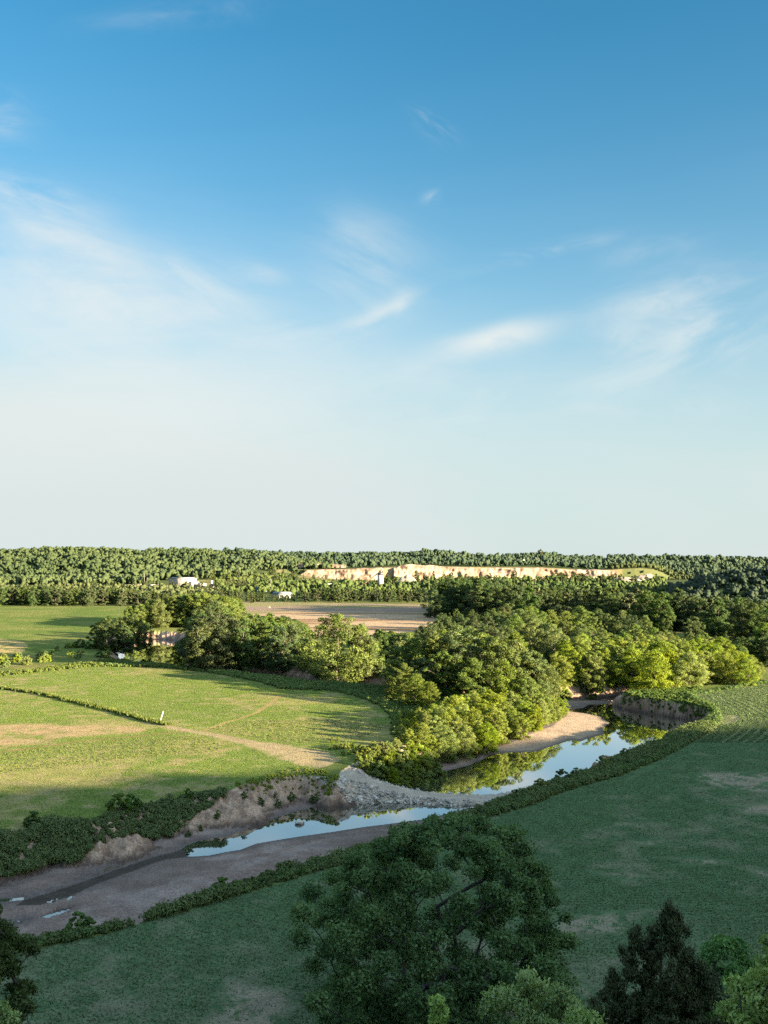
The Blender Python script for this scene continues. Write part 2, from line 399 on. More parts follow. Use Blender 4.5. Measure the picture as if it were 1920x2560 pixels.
def bluff_height(x, y):
    v = BV[0]*x + BV[1]*y
    return np.interp(v, [-200, -120, -60, -20, 0, 3, 14, 28, 44, 58, 70, 80], [45, 46, 45, 41, 38.6, 37.6, 27, 19, 9.5, 3.2, .0, -1.5])
def ground_height(x, y, detail=True):
    """height of the valley floor, river bed and far hills"""
    shp = x.shape; x = x.ravel(); y = y.ravel()
    z = (fbm(x*.02, y*.02, 3, 3)-.5)*.5
    extra = {}
    m = (y < 620) & (y > 50) & (x > -170) & (x < 170)
    dist = np.full(x.shape, 99.0); inside = np.zeros(x.shape, bool); slope = np.ones(x.shape); bedm = np.full(x.shape, -9.0)
    xm, ym = x[m], y[m]
    if m.any():
        ins = inpoly(xm, ym, CR); d, sv = pdist(xm, ym, CR, True, CRV)
        gl = (fbm(xm*.22, ym*.22, 21, 4)-.5)*1.4 + (np.abs(fbm(xm*.5, ym*.5, 23, 3)-.5))*1.2-.2
        dj = np.maximum(0, d + gl*np.where(sv > 2, 1.6, 4.0)*np.clip(d/2, 0, 1))
        bank = -dj*sv
        if detail: bank = bank + (fbm(xm*.9, ym*.9, 5, 3)-.5)*.9*np.clip(d, 0, 1)
        bank = np.where(bank < -.0, bank, 0)
        bed = np.full(xm.shape, WZ-1.2)
        for P, rise, top in BARS:
            wig = (fbm(xm*.35, ym*.35, 33, 3)-.5)*.10
            i2 = inpoly(xm, ym, P); db, _ = pdist(xm, ym, P)
            bed = np.maximum(bed, np.where(i2, WZ + np.minimum(db*rise+.015, top) + wig*np.clip(db/3, 0, 1), WZ - np.minimum(db*.3, 1.2)))
        for P in PUDDLES:
            i2 = inpoly(xm, ym, P); bed = np.where(i2 & (fbm(xm*.8, ym*.8, 35, 2) > .36), WZ-.08, bed)
        zz = np.maximum(bank, bed)
        # ford
        fd, fz = pdist(xm, ym, FORDW, False, [q[2] for q in FORDW])
        fr = fz - np.maximum(0, fd-2.2)*.85 + (fbm(xm*.8, ym*.8, 8, 3)-.5)*.3
        zz = np.where(ins, np.maximum(zz, np.where(fd < 12, fr, -9)), z[m])
        z[m] = zz; dist[m] = d; inside[m] = ins; slope[m] = sv; bedm[m] = bed
        fdist = np.full(x.shape, 99.0); fdist[m] = fd
    else: fdist = np.full(x.shape, 99.0)
    f = y > 620
    if f.any(): z[f] = z[f] + far_height(x[f], y[f])
    return [q.reshape(shp) for q in (z, dist, inside, slope, bedm, fdist)]
def gz(x, y): return float(ground_height(np.array([x], float), np.array([y], float), False)[0][0])
def gzs(xs, ys): return ground_height(np.asarray(xs, float), np.asarray(ys, float), False)[0]

# ------------------------------------------------------------------ field marks
PX = lambda pts, z=0: [at(a, b, z) for a, b in pts]
BERM = PX([(-120, 1712), (0, 1721), (98, 1735), (217, 1762), (304, 1784), (369, 1803), (420, 1814)])
TRACK = PX([(369, 1806), (450, 1822), (542, 1838), (624, 1857), (678, 1868), (760, 1890), (835, 1918)])
TRACKW = [.6, .7, .9, 1.6, 3.4, 5.0, 3.0]
EDGE2 = PX([(-100, 1890), (0, 1882), (100, 1868), (190, 1854), (280, 1845), (380, 1836), (461, 1828)])
CURVE = PX([(700, 1738), (694, 1744), (672, 1764), (640, 1783), (600, 1797), (560, 1808), (510, 1826)])
TAN1 = PX([(-200, 1812), (0, 1806), (150, 1806), (350, 1810), (420, 1822), (380, 1834), (190, 1850), (0, 1878), (-200, 1895)])
TAN2 = PX([(-200, 1592), (0, 1597), (50, 1602), (72, 1614), (60, 1628), (0, 1640), (-200, 1650)])
BEANS = PX([(-200, 1900), (0, 1886), (190, 1858), (380, 1840), (470, 1838), (560, 1860), (540, 1880), (300, 1898), (0, 1935), (-200, 1960)])
BEANS2 = PX([(520, 1822), (600, 1805), (700, 1800), (900, 1800), (980, 1815), (900, 1845), (760, 1860), (640, 1845)])
RIGHTB = PX([(-900, 2560), (-200, 2415), (87, 2369), (163, 2353), (271, 2331), (353, 2304), (461, 2277), (542, 2252), (651, 2222), (787, 2179), (1000, 2110), (1200, 2050),
             (1320, 2015), (1398, 1982), (1468, 1959), (1546, 1939), (1643, 1900), (1709, 1865), (1779, 1826), (1806, 1803), (1802, 1784),
             (1779, 1768), (1745, 1750), (1728, 1739), (1787, 1729), (1920, 1706), (2200, 1670)])
LEFTB = PX([(-300, 1712), (0, 1684), (120, 1672), (250, 1664), (401, 1668), (532, 1682), (640, 1703), (700, 1722), (845, 1729), (917, 1748), (960, 1772), (980, 1799), (977, 1833), (900, 1880), (820, 1915),
            (743, 1936), (605, 1962), (564, 1975), (380, 2005), (217, 2052), (0, 2083), (-300, 2150)])
BROWN = PX([(560, 1500), (600, 1503), (1080, 1512), (1100, 1530), (1090, 1570), (980, 1580), (560, 1580)])
TANF = PX([(560, 1540), (700, 1530), (860, 1528), (1100, 1532), (1080, 1575), (900, 1590), (560, 1590)])
BARE = [[(1690, 1935), (1800, 1926), (1990, 1930), (1990, 1985), (1830, 1978), (1760, 1958)], [(1810, 2018), (1900, 2008), (2000, 2012), (2000, 2045), (1880, 2036)],
        [(1620, 2142), (1700, 2136), (1830, 2150), (1835, 2164), (1740, 2166), (1700, 2156)], [(1460, 2180), (1560, 2172), (1640, 2190), (1560, 2206)],
        [(1850, 2170), (1990, 2170), (1990, 2200), (1890, 2195)], [(1560, 2100), (1640, 2092), (1700, 2110), (1620, 2118)], [(960, 2500), (1400, 2440), (1560, 2470), (1300, 2560)],
        [(1806, 1786), (1850, 1790), (1880, 1802), (1810, 1812)], [(560, 2440), (760, 2480), (700, 2600), (480, 2600)], [(1560, 1944), (1640, 1906), (1648, 1912), (1570, 1952)],
        [(1380, 2290), (1640, 2270), (1560, 2340), (1350, 2350)]]
BAREW = [PX(b) for b in BARE]

def lerp(c, d, t): return c*(1-t)[:, None] + np.array(d)*t[:, None]
def ground_colour(x, y, z, dist, ins, slope, bed, fd):
    n1 = fbm(x*.05, y*.05, 40, 4); n2 = fbm(x*.3, y*.3, 41, 4); n3 = fbm(x*1.4, y*1.4, 42, 3)
    px = CX + F*x/y
    soil = np.array((.26, .185, .115)); 
    c = np.tile(np.array((.085, .105, .03)), (len(x), 1))
    c = lerp(c, (.13, .125, .045), sstep(n1, .45, .7))
    right = inpoly(x, y, RIGHTB + [(400, 600), (600, -50), (-300, -50)])
    left = inpoly(x, y, LEFTB)
    # left fields
    lf = left
    g = np.tile(np.array((.10, .132, .032)), (len(x), 1))
    g = lerp(g, (.165, .155, .055), sstep(n2*.4+n1*.6, .46, .64))
    g = lerp(g, tuple(soil), .35*sstep(n3*.5+n2*.5, .5, .66))
    t1 = inpoly(x, y, TAN1); d1, _ = pdist(x[lf], y[lf], TAN1) if lf.any() else (np.zeros(0), 0)
    w = np.zeros(len(x)); w[lf] = np.where(t1[lf], sstep(d1, 0, 6), 0)*sstep(n2[lf]*.6+n3[lf]*.4, .28, .5)
    g = lerp(g, (.25, .175, .095), w*.9)
    bb = inpoly(x, y, BEANS) | inpoly(x, y, BEANS2)
    g = lerp(g, (.19, .155, .07), bb*sstep(n3, .35, .6)*.8)
    td, tw = pdist(x[lf], y[lf], TRACK, False, TRACKW)
    w = np.zeros(len(x)); w[lf] = 1-sstep(td-tw+(n2[lf]-.5)*5, -1, 1.5)
    g = lerp(g, (.25, .185, .11), w*.85)
    for L, wd, cc in ((EDGE2, .6, (.16, .10, .05)), (CURVE, .7, (.22, .16, .07))):
        ed, _ = pdist(x[lf], y[lf], L, False); w = np.zeros(len(x)); w[lf] = 1-sstep(ed, wd*.5, wd*1.4)
        g = lerp(g, cc, w*.8)
    c = np.where(lf[:, None], g, c)
    # right field
    g = np.tile(np.array((.055, .092, .042)), (len(x), 1))
    g = lerp(g, (.125, .12, .075), sstep(n2*.55+n1*.45, .50, .70)*.6)
    near = sstep(130-y, 0, 60)
    g = lerp(g, (.16, .14, .095), near*.35*sstep(n3, .3, .6))
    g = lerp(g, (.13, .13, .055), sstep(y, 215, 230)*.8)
    for b in BAREW:
        i = inpoly(x, y, b) & right
        if i.any():
            db, _ = pdist(x[i], y[i], b); w = np.zeros(len(x)); w[i] = sstep(db, 0, 2.2)*sstep(n2[i]*.5+n3[i]*.5, .38, .55)
            g = lerp(g, (.20, .165, .115), w*.75)
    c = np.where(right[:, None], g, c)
    # far fields
    ff = (y > 400) & ~ins
    lfar = ff & (y < 800) & (px < 560)
    g = np.tile(np.array((.085, .115, .03)), (len(x), 1)); g = lerp(g, (.125, .135, .042), sstep(n1, .4, .65))
    g = lerp(g, (.27, .205, .09), inpoly(x, y, TAN2)*sstep(n2, .3, .5))
    c = np.where(lfar[:, None], g, c)
    br = inpoly(x, y, BROWN); 
    bc = np.tile(np.array((.195, .145, .105)), (len(x), 1)); bc = lerp(bc, (.17, .16, .065), sstep(fbm(x*.012, y*.03, 60, 3), .5, .62)*.8)
    c = np.where(br[:, None], bc, c)
    tn = inpoly(x, y, TANF); tc_ = np.tile(np.array((.30, .215, .135)), (len(x), 1)); tc_ = lerp(tc_, (.17, .105, .06), sstep(fbm(x*.01, y*.12, 61, 3), .5, .65))
    c = np.where(tn[:, None], tc_, c)
    hill = y > 900
    hc = np.tile(np.array((.06, .075, .03)), (len(x), 1))
    gm = inpoly(x, y, [(xat(p, d), d) for p, d in ((380, 1230), (700, 1230), (720, 1560), (600, 1520), (480, 1440))])
    hc = lerp(hc, (.15, .14, .05), gm*1.0)
    qm = (px > 690) & (px < 1640) & (y > 1250) & (y < 1720)
    hc = lerp(hc, (.14, .12, .06), qm*sstep(n1, .3, .6))
    qt = (px > 960) & (px < 1100) & (y > CD) & (y < 1690); hc = lerp(hc, (.24, .17, .11), qt*.8)
    gt = (px > 1590) & (px < 1700) & (y > 1400) & (y < 1800); hc = lerp(hc, (.075, .085, .035), gt*.9)
    c = np.where(hill[:, None], hc, c)
    # river
    bankc = np.tile(np.array((.30, .21, .15)), (len(x), 1)); bankc = lerp(bankc, (.175, .118, .082), sstep(n3*.5+n2*.5, .42, .60))
    bankc = lerp(bankc, (.07, .05, .04), 1-sstep(z, WZ+.25, WZ+1.3))
    barc = np.tile(np.array((.155, .112, .092)), (len(x), 1)); barc = lerp(barc, (.19, .145, .122), sstep(n2, .45, .65))
    barc = lerp(barc, (.105, .08, .066), sstep(n1, .5, .65)*.6)
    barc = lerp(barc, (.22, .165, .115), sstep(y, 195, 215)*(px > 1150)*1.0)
    barc = lerp(barc, (.10, .08, .07), 1-sstep(z, WZ+.02, WZ+.22))
    ck = inpoly(x, y, CREEK); barc = lerp(barc, (.045, .038, .03), ck*.9)      # dark bank reflection of the creek water, painted into the bed colour
    isbar = z - bed < .02
    rc = np.where(isbar[:, None], barc, bankc)
    pen = ins & (slope < .6) & (y > 182) & (x > -12) & (x < 14)
    rc = np.where((pen & ~isbar)[:, None], lerp(rc, (.17, .15, .07), np.full(len(x), .6)), rc)
    stone = np.tile(np.array((.29, .24, .185)), (len(x), 1)); rc = np.where(((fd < 7) & ins & (z > WZ+.1))[:, None], stone, rc)
    c = np.where(ins[:, None], rc, c)
    cls = np.where(ins, np.where(isbar, 2, 1), np.where(left | right | lfar | br | tn, 3, 0))
    return np.clip(c, 0.005, .9), cls

# ------------------------------------------------------------------ ground sheet
ac = np.linspace(-.41, .41, 820)
ext = .41 + np.cumsum(np.linspace(.004, .05, 22))
A = np.concatenate([-ext[::-1], ac, ext])
Dl = list(np.arange(62, 120, .4)) + list(np.arange(120, 335, .45)) + list(np.arange(335, 470, .9))
while Dl[-1] < 9000: Dl.append(Dl[-1]*1.0065)
Dl = sorted(Dl + [CD+1.0, CD+3, CD+6.9]); Dl = np.array(Dl)
AA, DD = np.meshgrid(A, Dl)
GX = (AA*DD).ravel(); GY = DD.ravel()
GZ, gd, gi, gs, gb, gfd = ground_height(GX, GY)
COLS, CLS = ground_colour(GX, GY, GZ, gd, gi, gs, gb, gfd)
bl = bluff_height(GX, GY)
nr, nc = DD.shape
idx = np.arange(nr*nc).reshape(nr, nc)
Q = np.stack([idx[:-1, :-1], idx[:-1, 1:], idx[1:, 1:], idx[1:, :-1]], -1).reshape(-1, 4)
fc = np.max(CLS[Q], axis=1)
GV = np.stack([GX, GY, GZ], 1)
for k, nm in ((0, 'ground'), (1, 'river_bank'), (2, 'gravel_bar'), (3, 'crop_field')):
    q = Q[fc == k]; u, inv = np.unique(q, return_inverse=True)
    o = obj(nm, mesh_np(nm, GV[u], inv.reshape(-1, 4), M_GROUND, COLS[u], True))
    tag(o, {'ground': 'open grassy ground around the fields and hills', 'river_bank': 'bare brown earth banks of the river',
            'gravel_bar': 'pale gravel and sand bars in the river bed', 'crop_field': 'low green crop fields on both sides of the river'}[nm], kind='structure')
# the bluff the picture is taken from: slope below the camera, wooded crest behind it
u_ = np.concatenate([np.arange(-160, -60, 5), np.arange(-60, 90, 2.0)])
w_ = np.arange(-420, 900, 4.0)
WW, UU = np.meshgrid(w_, u_)
bx = WW*.926 + UU*BV[0]; by = WW*.377 + UU*BV[1]
bz = bluff_height(bx, by)
bz = bz + 3.2*sstep(WW, 285, 400)*sstep(-UU, 10, 60)
canopy = sstep(-UU, 30, 60)
bz = bz + canopy*(3.0 + 7*fbm(bx*.06, by*.06, 70, 4)) + (fbm(bx*.1, by*.1, 71, 3)-.5)*2*sstep(-UU, -60, -10)
near_ = np.hypot(bx, by) < 14
bz = np.where(near_, np.minimum(bz, 38.3), bz)
i_ = np.arange(bx.size).reshape(bx.shape)
bq = np.stack([i_[:-1, :-1], i_[:-1, 1:], i_[1:, 1:], i_[1:, :-1]], -1).reshape(-1, 4)
nb = fbm(bx.ravel()*.2, by.ravel()*.2, 72, 3)
bcol = lerp(np.tile(np.array((.04, .055, .022)), (bx.size, 1)), (.09, .08, .045), sstep(nb, .45, .65))
tag(obj('bluff', mesh_np('bluff', np.stack([bx.ravel(), by.ravel(), bz.ravel()], 1), bq, M_GROUND, bcol, True)), 'steep wooded bluff below the viewpoint', kind='structure')

# ------------------------------------------------------------------ water
m, n, p, o = mat('river_water', .02)
p.inputs['Base Color'].default_value = (.030, .034, .020, 1); p.inputs['IOR'].default_value = 1.33
p.inputs['Specular IOR Level'].default_value = .72
g = n.n('ShaderNodeNewGeometry')
mp = n.n('ShaderNodeMapping'); n.t.links.new(g.outputs['Position'], mp.inputs[0]); mp.inputs['Scale'].default_value = (1, .5, 1)
b = n.n('ShaderNodeBump'); b.inputs['Strength'].default_value = .02; b.inputs['Distance'].default_value = .15
n.put(b.inputs['Height'], n.m('ADD', n.noise(mp.outputs[0], .9, 3, .5), n.m('MULTIPLY', n.noise(mp.outputs[0], .12, 2, .5), 3.0)))
n.t.links.new(b.outputs[0], p.inputs['Normal'])
gl_ = n.n('ShaderNodeBsdfGlossy'); gl_.inputs['Roughness'].default_value = .02; gl_.inputs['Color'].default_value = (.95, .97, 1, 1); n.t.links.new(b.outputs[0], gl_.inputs['Normal'])
fr_ = n.n('ShaderNodeFresnel'); fr_.inputs['IOR'].default_value = 1.33
mx_ = n.n('ShaderNodeMixShader'); n.put(mx_.inputs[0], n.m('MULTIPLY', fr_.outputs[0], 2.0, clamp=True))
n.t.links.new(p.outputs[0], mx_.inputs[1]); n.t.links.new(gl_.outputs[0], mx_.inputs[2]); n.t.links.new(mx_.outputs[0], o.inputs[0])
M_WATER = m
from mathutils.geometry import tessellate_polygon
wv = [Vector((c[0], c[1], WZ)) for c in CR]
tri = tessellate_polygon([wv])
tag(obj('water', mesh_np('water', [tuple(q) for q in wv], np.array([tuple(t) for t in tri]), M_WATER)), 'still river water reflecting sky and willows', kind='structure')

# ------------------------------------------------------------------ foliage
def unit(a): return a/np.maximum(np.linalg.norm(a, axis=-1, keepdims=True), 1e-6)
def leaf_quads(c, nrm, size, rg, asp=.62, bend=.25, pts=None):
    """four-cornered leaf sprays at c, facing nrm; pts: preferred long direction"""
    n_ = len(c)
    r = rg.normal(size=(n_, 3)) if pts is None else pts + rg.normal(size=(n_, 3))*.35
    t1 = unit(r - nrm*np.sum(r*nrm, 1, keepdims=True)); t2 = np.cross(nrm, t1)
    s = size[:, None]
    v = np.stack([c - t1*s, c + t2*s*asp + nrm*s*bend*rg.uniform(-1, 1, (n_, 1)), c + t1*s, c - t2*s*asp + nrm*s*bend*rg.uniform(-1, 1, (n_, 1))], 1)
    return v.reshape(-1, 3), np.arange(n_*4).reshape(-1, 4)
def blob_leaves(cen, rad, per, size, rg, squash=.8, up=.35, shell=.6, rnd=.5, asp=.62, tint=None, upl=False, tsig=.13):
    """leaf sprays over clumps: cen (k,3), rad (k,)"""
    k = len(cen); per = np.broadcast_to(per, (k,)).astype(int); i = np.repeat(np.arange(k), per); n_ = len(i)
    d = unit(rg.normal(size=(n_, 3)) + np.array((0, 0, up)))
    rr = rad[i]*(shell + (1-shell)*rg.random(n_))*rg.uniform(.8, 1.15, n_)
    off = d*rr[:, None]; off[:, 2] *= squash
    c = cen[i] + off
    nrm = unit(d + rg.normal(size=(n_, 3))*rnd)
    sz = size*rg.uniform(.65, 1.35, n_)
    v, f = leaf_quads(c, nrm, sz, rg, asp, pts=(d*.6+np.array((0, 0, 1.0))) if upl else None)
    kt = rg.uniform(0, 1, k) if tint is None else tint
    t = np.clip(.25 + .45*kt[i] + rg.normal(0, tsig, n_), 0, 1)
    return v, f, np.repeat(t, 4)
def col1(t): return np.stack([t, t, t], 1)
def tubes(nodes, par, rad, sides=6):
    v = []; f = []
    nodes = np.asarray(nodes); k = 0
    for j, p_ in enumerate(par):
        if p_ < 0: continue
        a, b = nodes[p_], nodes[j]; d = b-a; L = np.linalg.norm(d)
        if L < 1e-4: continue
        d = d/L; u = np.cross(d, (0, 0, 1.0) if abs(d[2]) < .9 else (1.0, 0, 0)); u /= np.linalg.norm(u); w = np.cross(d, u)
        an = np.arange(sides)*2*math.pi/sides
        ring = np.cos(an)[:, None]*u + np.sin(an)[:, None]*w
        ra = min(rad[p_], rad[j]*1.5)
        v.append(a - d*ra*.25 + ring*ra); v.append(b + ring*rad[j])
        i = np.arange(sides); j2 = (i+1) % sides
        f.append(np.stack([k+i, k+j2, k+sides+j2, k+sides+i], 1)); k += 2*sides
    return np.concatenate(v), np.concatenate(f)
def branch_mesh(cen, trunk_h, r0, rg, lean=(0, 0), minr=.02, sides=6, kink=.12, fork=None):
    """trunk and limbs that reach every clump; thickness follows what each limb carries"""
    nodes = [np.array((0, 0, -.6))]; par = [-1]
    ns = 7
    for q in range(1, ns+1):
        t = q/ns
        nodes.append(np.array((lean[0]*t + rg.normal(0, kink), lean[1]*t + rg.normal(0, kink), trunk_h*t))); par.append(len(nodes)-2)
    plen = [0.0]
    for q in range(1, len(nodes)): plen.append(plen[-1] + np.linalg.norm(nodes[q]-nodes[q-1]))
    order = np.argsort(np.linalg.norm(cen - np.array((lean[0], lean[1], trunk_h*.6)), axis=1))
    first = 2
    for o_ in order:
        c = cen[o_]; Nn = np.array(nodes); dv = c - Nn; d = np.linalg.norm(dv, axis=1)
        cost = d + .30*np.array(plen) + np.where(dv[:, 2] < .15*d, d*.6, 0); cost[:first] = 1e9
        j = int(np.argmin(cost)); a = Nn[j]; L = d[j]; seg = 3 if L > 2.5*minr*40 else 2
        bend_ = rg.normal(0, .06*L, 3); bend_[2] += .08*L
        prev = j
        for q in range(1, seg+1):
            t = q/seg
            nodes.append(a + (c-a)*t + bend_*math.sin(math.pi*t)); par.append(prev); plen.append(plen[prev]+L/seg); prev = len(nodes)-1
    load = np.zeros(len(nodes)); kids = np.zeros(len(nodes), int)
    for q in range(len(nodes)-1, 0, -1):
        if kids[q] == 0: load[q] += 1
        load[par[q]] += load[q]; kids[par[q]] += 1
    rad = np.maximum(minr, r0*np.sqrt(load/load[0])**1.05)
    return tubes(nodes, par, rad, sides)

def crown_clumps(h, w, base, k, rg, shape='round', rmin=.11, rmax=.19):
    """clump centres and radii that fill an uneven crown"""
    cen = []; rad = []
    lob = [(rg.uniform(0, 2*math.pi), rg.uniform(.12, .30), rg.integers(2, 5)) for _ in range(3)]
    tries = 0
    while len(cen) < k and tries < 9000:
        tries += 1
        t = rg.random(); a = rg.uniform(0, 2*math.pi)
        if shape == 'round': prof = math.sqrt(max(0, 1-abs(2*t**.85-1)**2.2))
        elif shape == 'dome': prof = math.sqrt(max(0, 1-t**2.4))*(.62+.38*min(1, t/.25))
        elif shape == 'cone': prof = (1-t)**.75*(.75+.25*min(1, t/.12))
        elif shape == 'cedar': prof = (1-t**1.5)**.7*(.8+.35*math.sin(9*t+a)*.5)
        elif shape == 'column': prof = (1-t**3)**.8*(.7+.3*min(1, t/.3))
        wob = 1 + sum(q*math.sin(n_*a+p_+3*t) for p_, q, n_ in lob)*.75
        rr = w/2*prof*wob*math.sqrt(rg.uniform(.25, 1.0))
        r = w*rg.uniform(rmin, rmax)*(1-.3*t)
        rr = max(0, rr-r*.55)
        c = np.array((rr*math.cos(a), rr*math.sin(a), base + (h-base-r*.6)*t + .0))
        if any(np.linalg.norm(c-q) < .55*(r+s_)*.8 for q, s_ in zip(cen, rad)): 
            if rg.random() < .85: continue
        cen.append(c); rad.append(r)
    return np.array(cen), np.array(rad)

class Proto:
    def __init__(s, name, crown, trunk, h): s.name, s.crown, s.trunk, s.h = name, crown, trunk, h
def make_proto(name, h, w, base, k, per, size, mat_, seed, shape='round', trunk_r=.3, bark=None, squash=.8, rmin=.11, rmax=.19, asp=.62, th=.75, rnd=.5, upl=False, minr=.04, up=.35):
    rg = np.random.default_rng(seed)
    cen, rad = crown_clumps(h, w, base, k, rg, shape, rmin, rmax)
    per_ = np.maximum(10, per*(rad/np.mean(rad))**2)
    v, f, t = blob_leaves(cen, rad, per_, size, rg, squash, asp=asp, rnd=rnd, upl=upl, up=up)
    crown = mesh_np(name+'_crown', v, f, mat_, col1(t))
    tv, tf = branch_mesh(cen, h*th, trunk_r, rg, (rg.normal(0, .03*h), rg.normal(0, .03*h)), minr)
    trunk = mesh_np(name+'_trunk', tv, tf, bark or M_BARK, None, True)
    return Proto(name, crown, trunk, h)
def plant(pr, x, y, z, h, label, cat='tree', group=None, wide=1.0, rz=None, name=None):
    s = h/pr.h
    e = empty(name or pr.name, (x, y, z-.05), label, cat, group, rng.uniform(0, 6.28) if rz is None else rz, (s*wide, s*wide, s))
    c = pr.crown; 
    obj('crown', c, e); obj('trunk', pr.trunk, e)
    return e

COT = [make_proto('cottonwood_tree', 20, w, .6, int(k*2.3), 165, .205, M_LEAF, 100+i, sh, rmin=.075, rmax=.15) for i, (w, k, sh) in enumerate(((13, 46, 'round'), (15, 52, 'dome'), (12, 42, 'round'), (14, 50, 'dome')))]
OAK = [make_proto('broadleaf_tree', 18, w, .5, int(k*2.3), 150, .215, M_DARK, 200+i, sh, rmin=.075, rmax=.15) for i, (w, k, sh) in enumerate(((12, 42, 'dome'), (13, 46, 'round'), (11, 40, 'dome')))]
WIL = [make_proto('willow_tree', 10, w, .1, int(k*2.4), 190, .125, M_WILLOW, 300+i, sh, .12, rmin=.085, rmax=.16, asp=.42, upl=True, minr=.02, th=.6) for i, (w, k, sh) in enumerate(((7, 34, 'dome'), (6, 30, 'round'), (7.5, 38, 'dome'), (5.5, 28, 'column')))]
SHR = [make_proto('shrub', 3.5, w, -.3, k*2, 150, .115, M_GRASSW if i % 2 else M_WILLOW, 400+i, 'dome', .05, rmin=.08, rmax=.15, upl=True, minr=.012, th=.5) for i, (w, k) in enumerate(((4, 20), (3.4, 16), (4.6, 22)))]
DSH = [make_proto('shrub', 3.5, w, -.3, k*2, 150, .12, M_WEED, 450+i, 'dome', .05, rmin=.08, rmax=.15, upl=True, minr=.012, th=.5) for i, (w, k) in enumerate(((4, 20), (3.4, 16)))]
POP = [make_proto('poplar_tree', 16, w, .3, k, 130, .32, M_FAR, 500+i, 'column', .2, rmin=.16, rmax=.26) for i, (w, k) in enumerate(((6, 26), (7, 28)))]
FAR = [make_proto('leafy_tree', 15, w, .0, k, 110, .42, M_FAR, 600+i, sh, .25) for i, (w, k, sh) in enumerate(((10, 26, 'dome'), (11, 28, 'round'), (9, 24, 'round')))]

def skyband(protos, tab, n, d0, d1, px0, px1, label, group, frac=(.86, 1.0), front=.8, wide=1.0, name=None, minh=4, cat='tree', jitter=1.0, dfun=None):
    """a belt of trees whose tops follow the skyline read from the photo"""
    made = []
    rows = np.linspace(0, 1, n)
    for i in range(n):
        u = ((i*0.61803) % 1.0) ; t = (i+.5)/n
        px = px0 + (px1-px0)*t + rng.normal(0, .6)*(px1-px0)/n*jitter
        D = d0 + (d1-d0)*((i*.38197*1.618) % 1.0)
        if dfun is not None: d0 = ip(px, dfun); d1 = d0+115; D = d0 + 115*((i*.38197*1.618) % 1.0)
        D += rng.normal(0, (d1-d0)*.06)
        x = xat(px, D)
        z = gz(x, D)
        if z < WZ+.1: z = -1.0
        k = (D-d0)/max(1e-6, d1-d0)
        top = depv(ip(px, tab), D)
        h = (top-z)*(rng.uniform(*frac))*(front + (1-front)*k)
        if h < minh: h = minh
        pr = protos[i % len(protos)] if rng.random() < .6 else protos[rng.integers(len(protos))]
        made.append(plant(pr, x, D, z, h, label, cat, group, wide*rng.uniform(.88, 1.15), name=name))
    return made

# the belts of trees, far to near
skyband(FAR+OAK[:1], [(-60, 1466), (0, 1463), (130, 1458), (200, 1466), (300, 1464), (400, 1476), (470, 1480)], 84, 782, 845, -90, 470,
        'dark leafy tree in the long row behind the far left field', 'trees in the row behind the far left field', wide=1.2, front=.9)
skyband(FAR+POP, [(430, 1472), (560, 1468), (640, 1476), (690, 1484), (735, 1484), (760, 1474), (800, 1462), (850, 1458), (900, 1470), (960, 1466), (1080, 1470)], 100, 842, 925, 470, 1085,
        'leafy tree in the belt behind the ploughed brown field', 'trees in the belt behind the brown field', wide=1.2, front=.85)
skyband(OAK+FAR[:1], [(1060, 1515), (1075, 1478), (1090, 1462), (1121, 1438), (1179, 1434), (1240, 1444), (1363, 1451), (1445, 1463), (1527, 1459), (1629, 1467), (1683, 1463), (1732, 1480), (1814, 1484), (1920, 1492), (2050, 1498)], 84, 0, 1, 1190, 2010,
        'tall dark green tree in the dense wood behind the lit river trees', 'tall trees of the dense wood across the river', wide=1.2, front=.9, dfun=[(1190, 600), (1500, 560), (1700, 500), (2000, 430)])
skyband(OAK+COT, [(1190, 1510), (1300, 1500), (1500, 1512), (1700, 1520), (1850, 1532), (2020, 1530)], 40, 440, 560, 1200, 2020,
        'broad leafy tree in the middle rows of the wood across the river', 'middle rows of the wood across the river', wide=1.3)
skyband(OAK, [(1060, 1515), (1075, 1478), (1090, 1462), (1121, 1438), (1179, 1434), (1240, 1440), (1300, 1446)], 22, 640, 740, 1086, 1270,
        'tall dark tree at the far left end of the dense wood across the river', 'far left end of the dense wood', wide=1.2, front=.95)
skyband(COT, [(300, 1520), (350, 1507), (420, 1492), (480, 1480), (560, 1487), (620, 1500)], 46, 545, 600, 322, 600,
        'sunlit leafy tree on the far side of the left river pool', 'trees on the far side of the left river pool', wide=1.15, frac=(.92, 1.04), front=1.0)
skyband(COT+OAK, [(455, 1560), (463, 1538), (482, 1507), (540, 1492), (586, 1503), (617, 1528), (650, 1524), (696, 1528), (727, 1537), (766, 1556), (800, 1560)], 46, 356, 480, 500, 770,
        'broad leafy tree in the dark mass right of the left river pool', 'trees in the dark mass beside the left river pool', front=.88, wide=1.25)
skyband(COT, [(1410, 1527), (1269, 1552), (1297, 1511), (1322, 1518), (1347, 1542), (1396, 1527), (1445, 1550), (1470, 1535), (1494, 1558), (1551, 1562), (1588, 1540), (1601, 1566), (1642, 1562), (1691, 1582), (1752, 1578), (1814, 1582), (1855, 1603), (1912, 1648)][1:], 26, 372, 425, 1280, 1800,
        'bright green tree in the back rows above the pale far bank', 'back row trees above the pale far bank', wide=1.25)
skyband(WIL, [(1380, 1590), (1450, 1575), (1560, 1580), (1642, 1572), (1691, 1588), (1752, 1582), (1814, 1586), (1855, 1608), (1905, 1650), (1920, 1660)], 72, 308, 372, 1390, 1890,
        'yellow green willow in the front rows above the pale far bank', 'front row willows above the pale far bank', front=.74, name='willow_tree', wide=1.35)
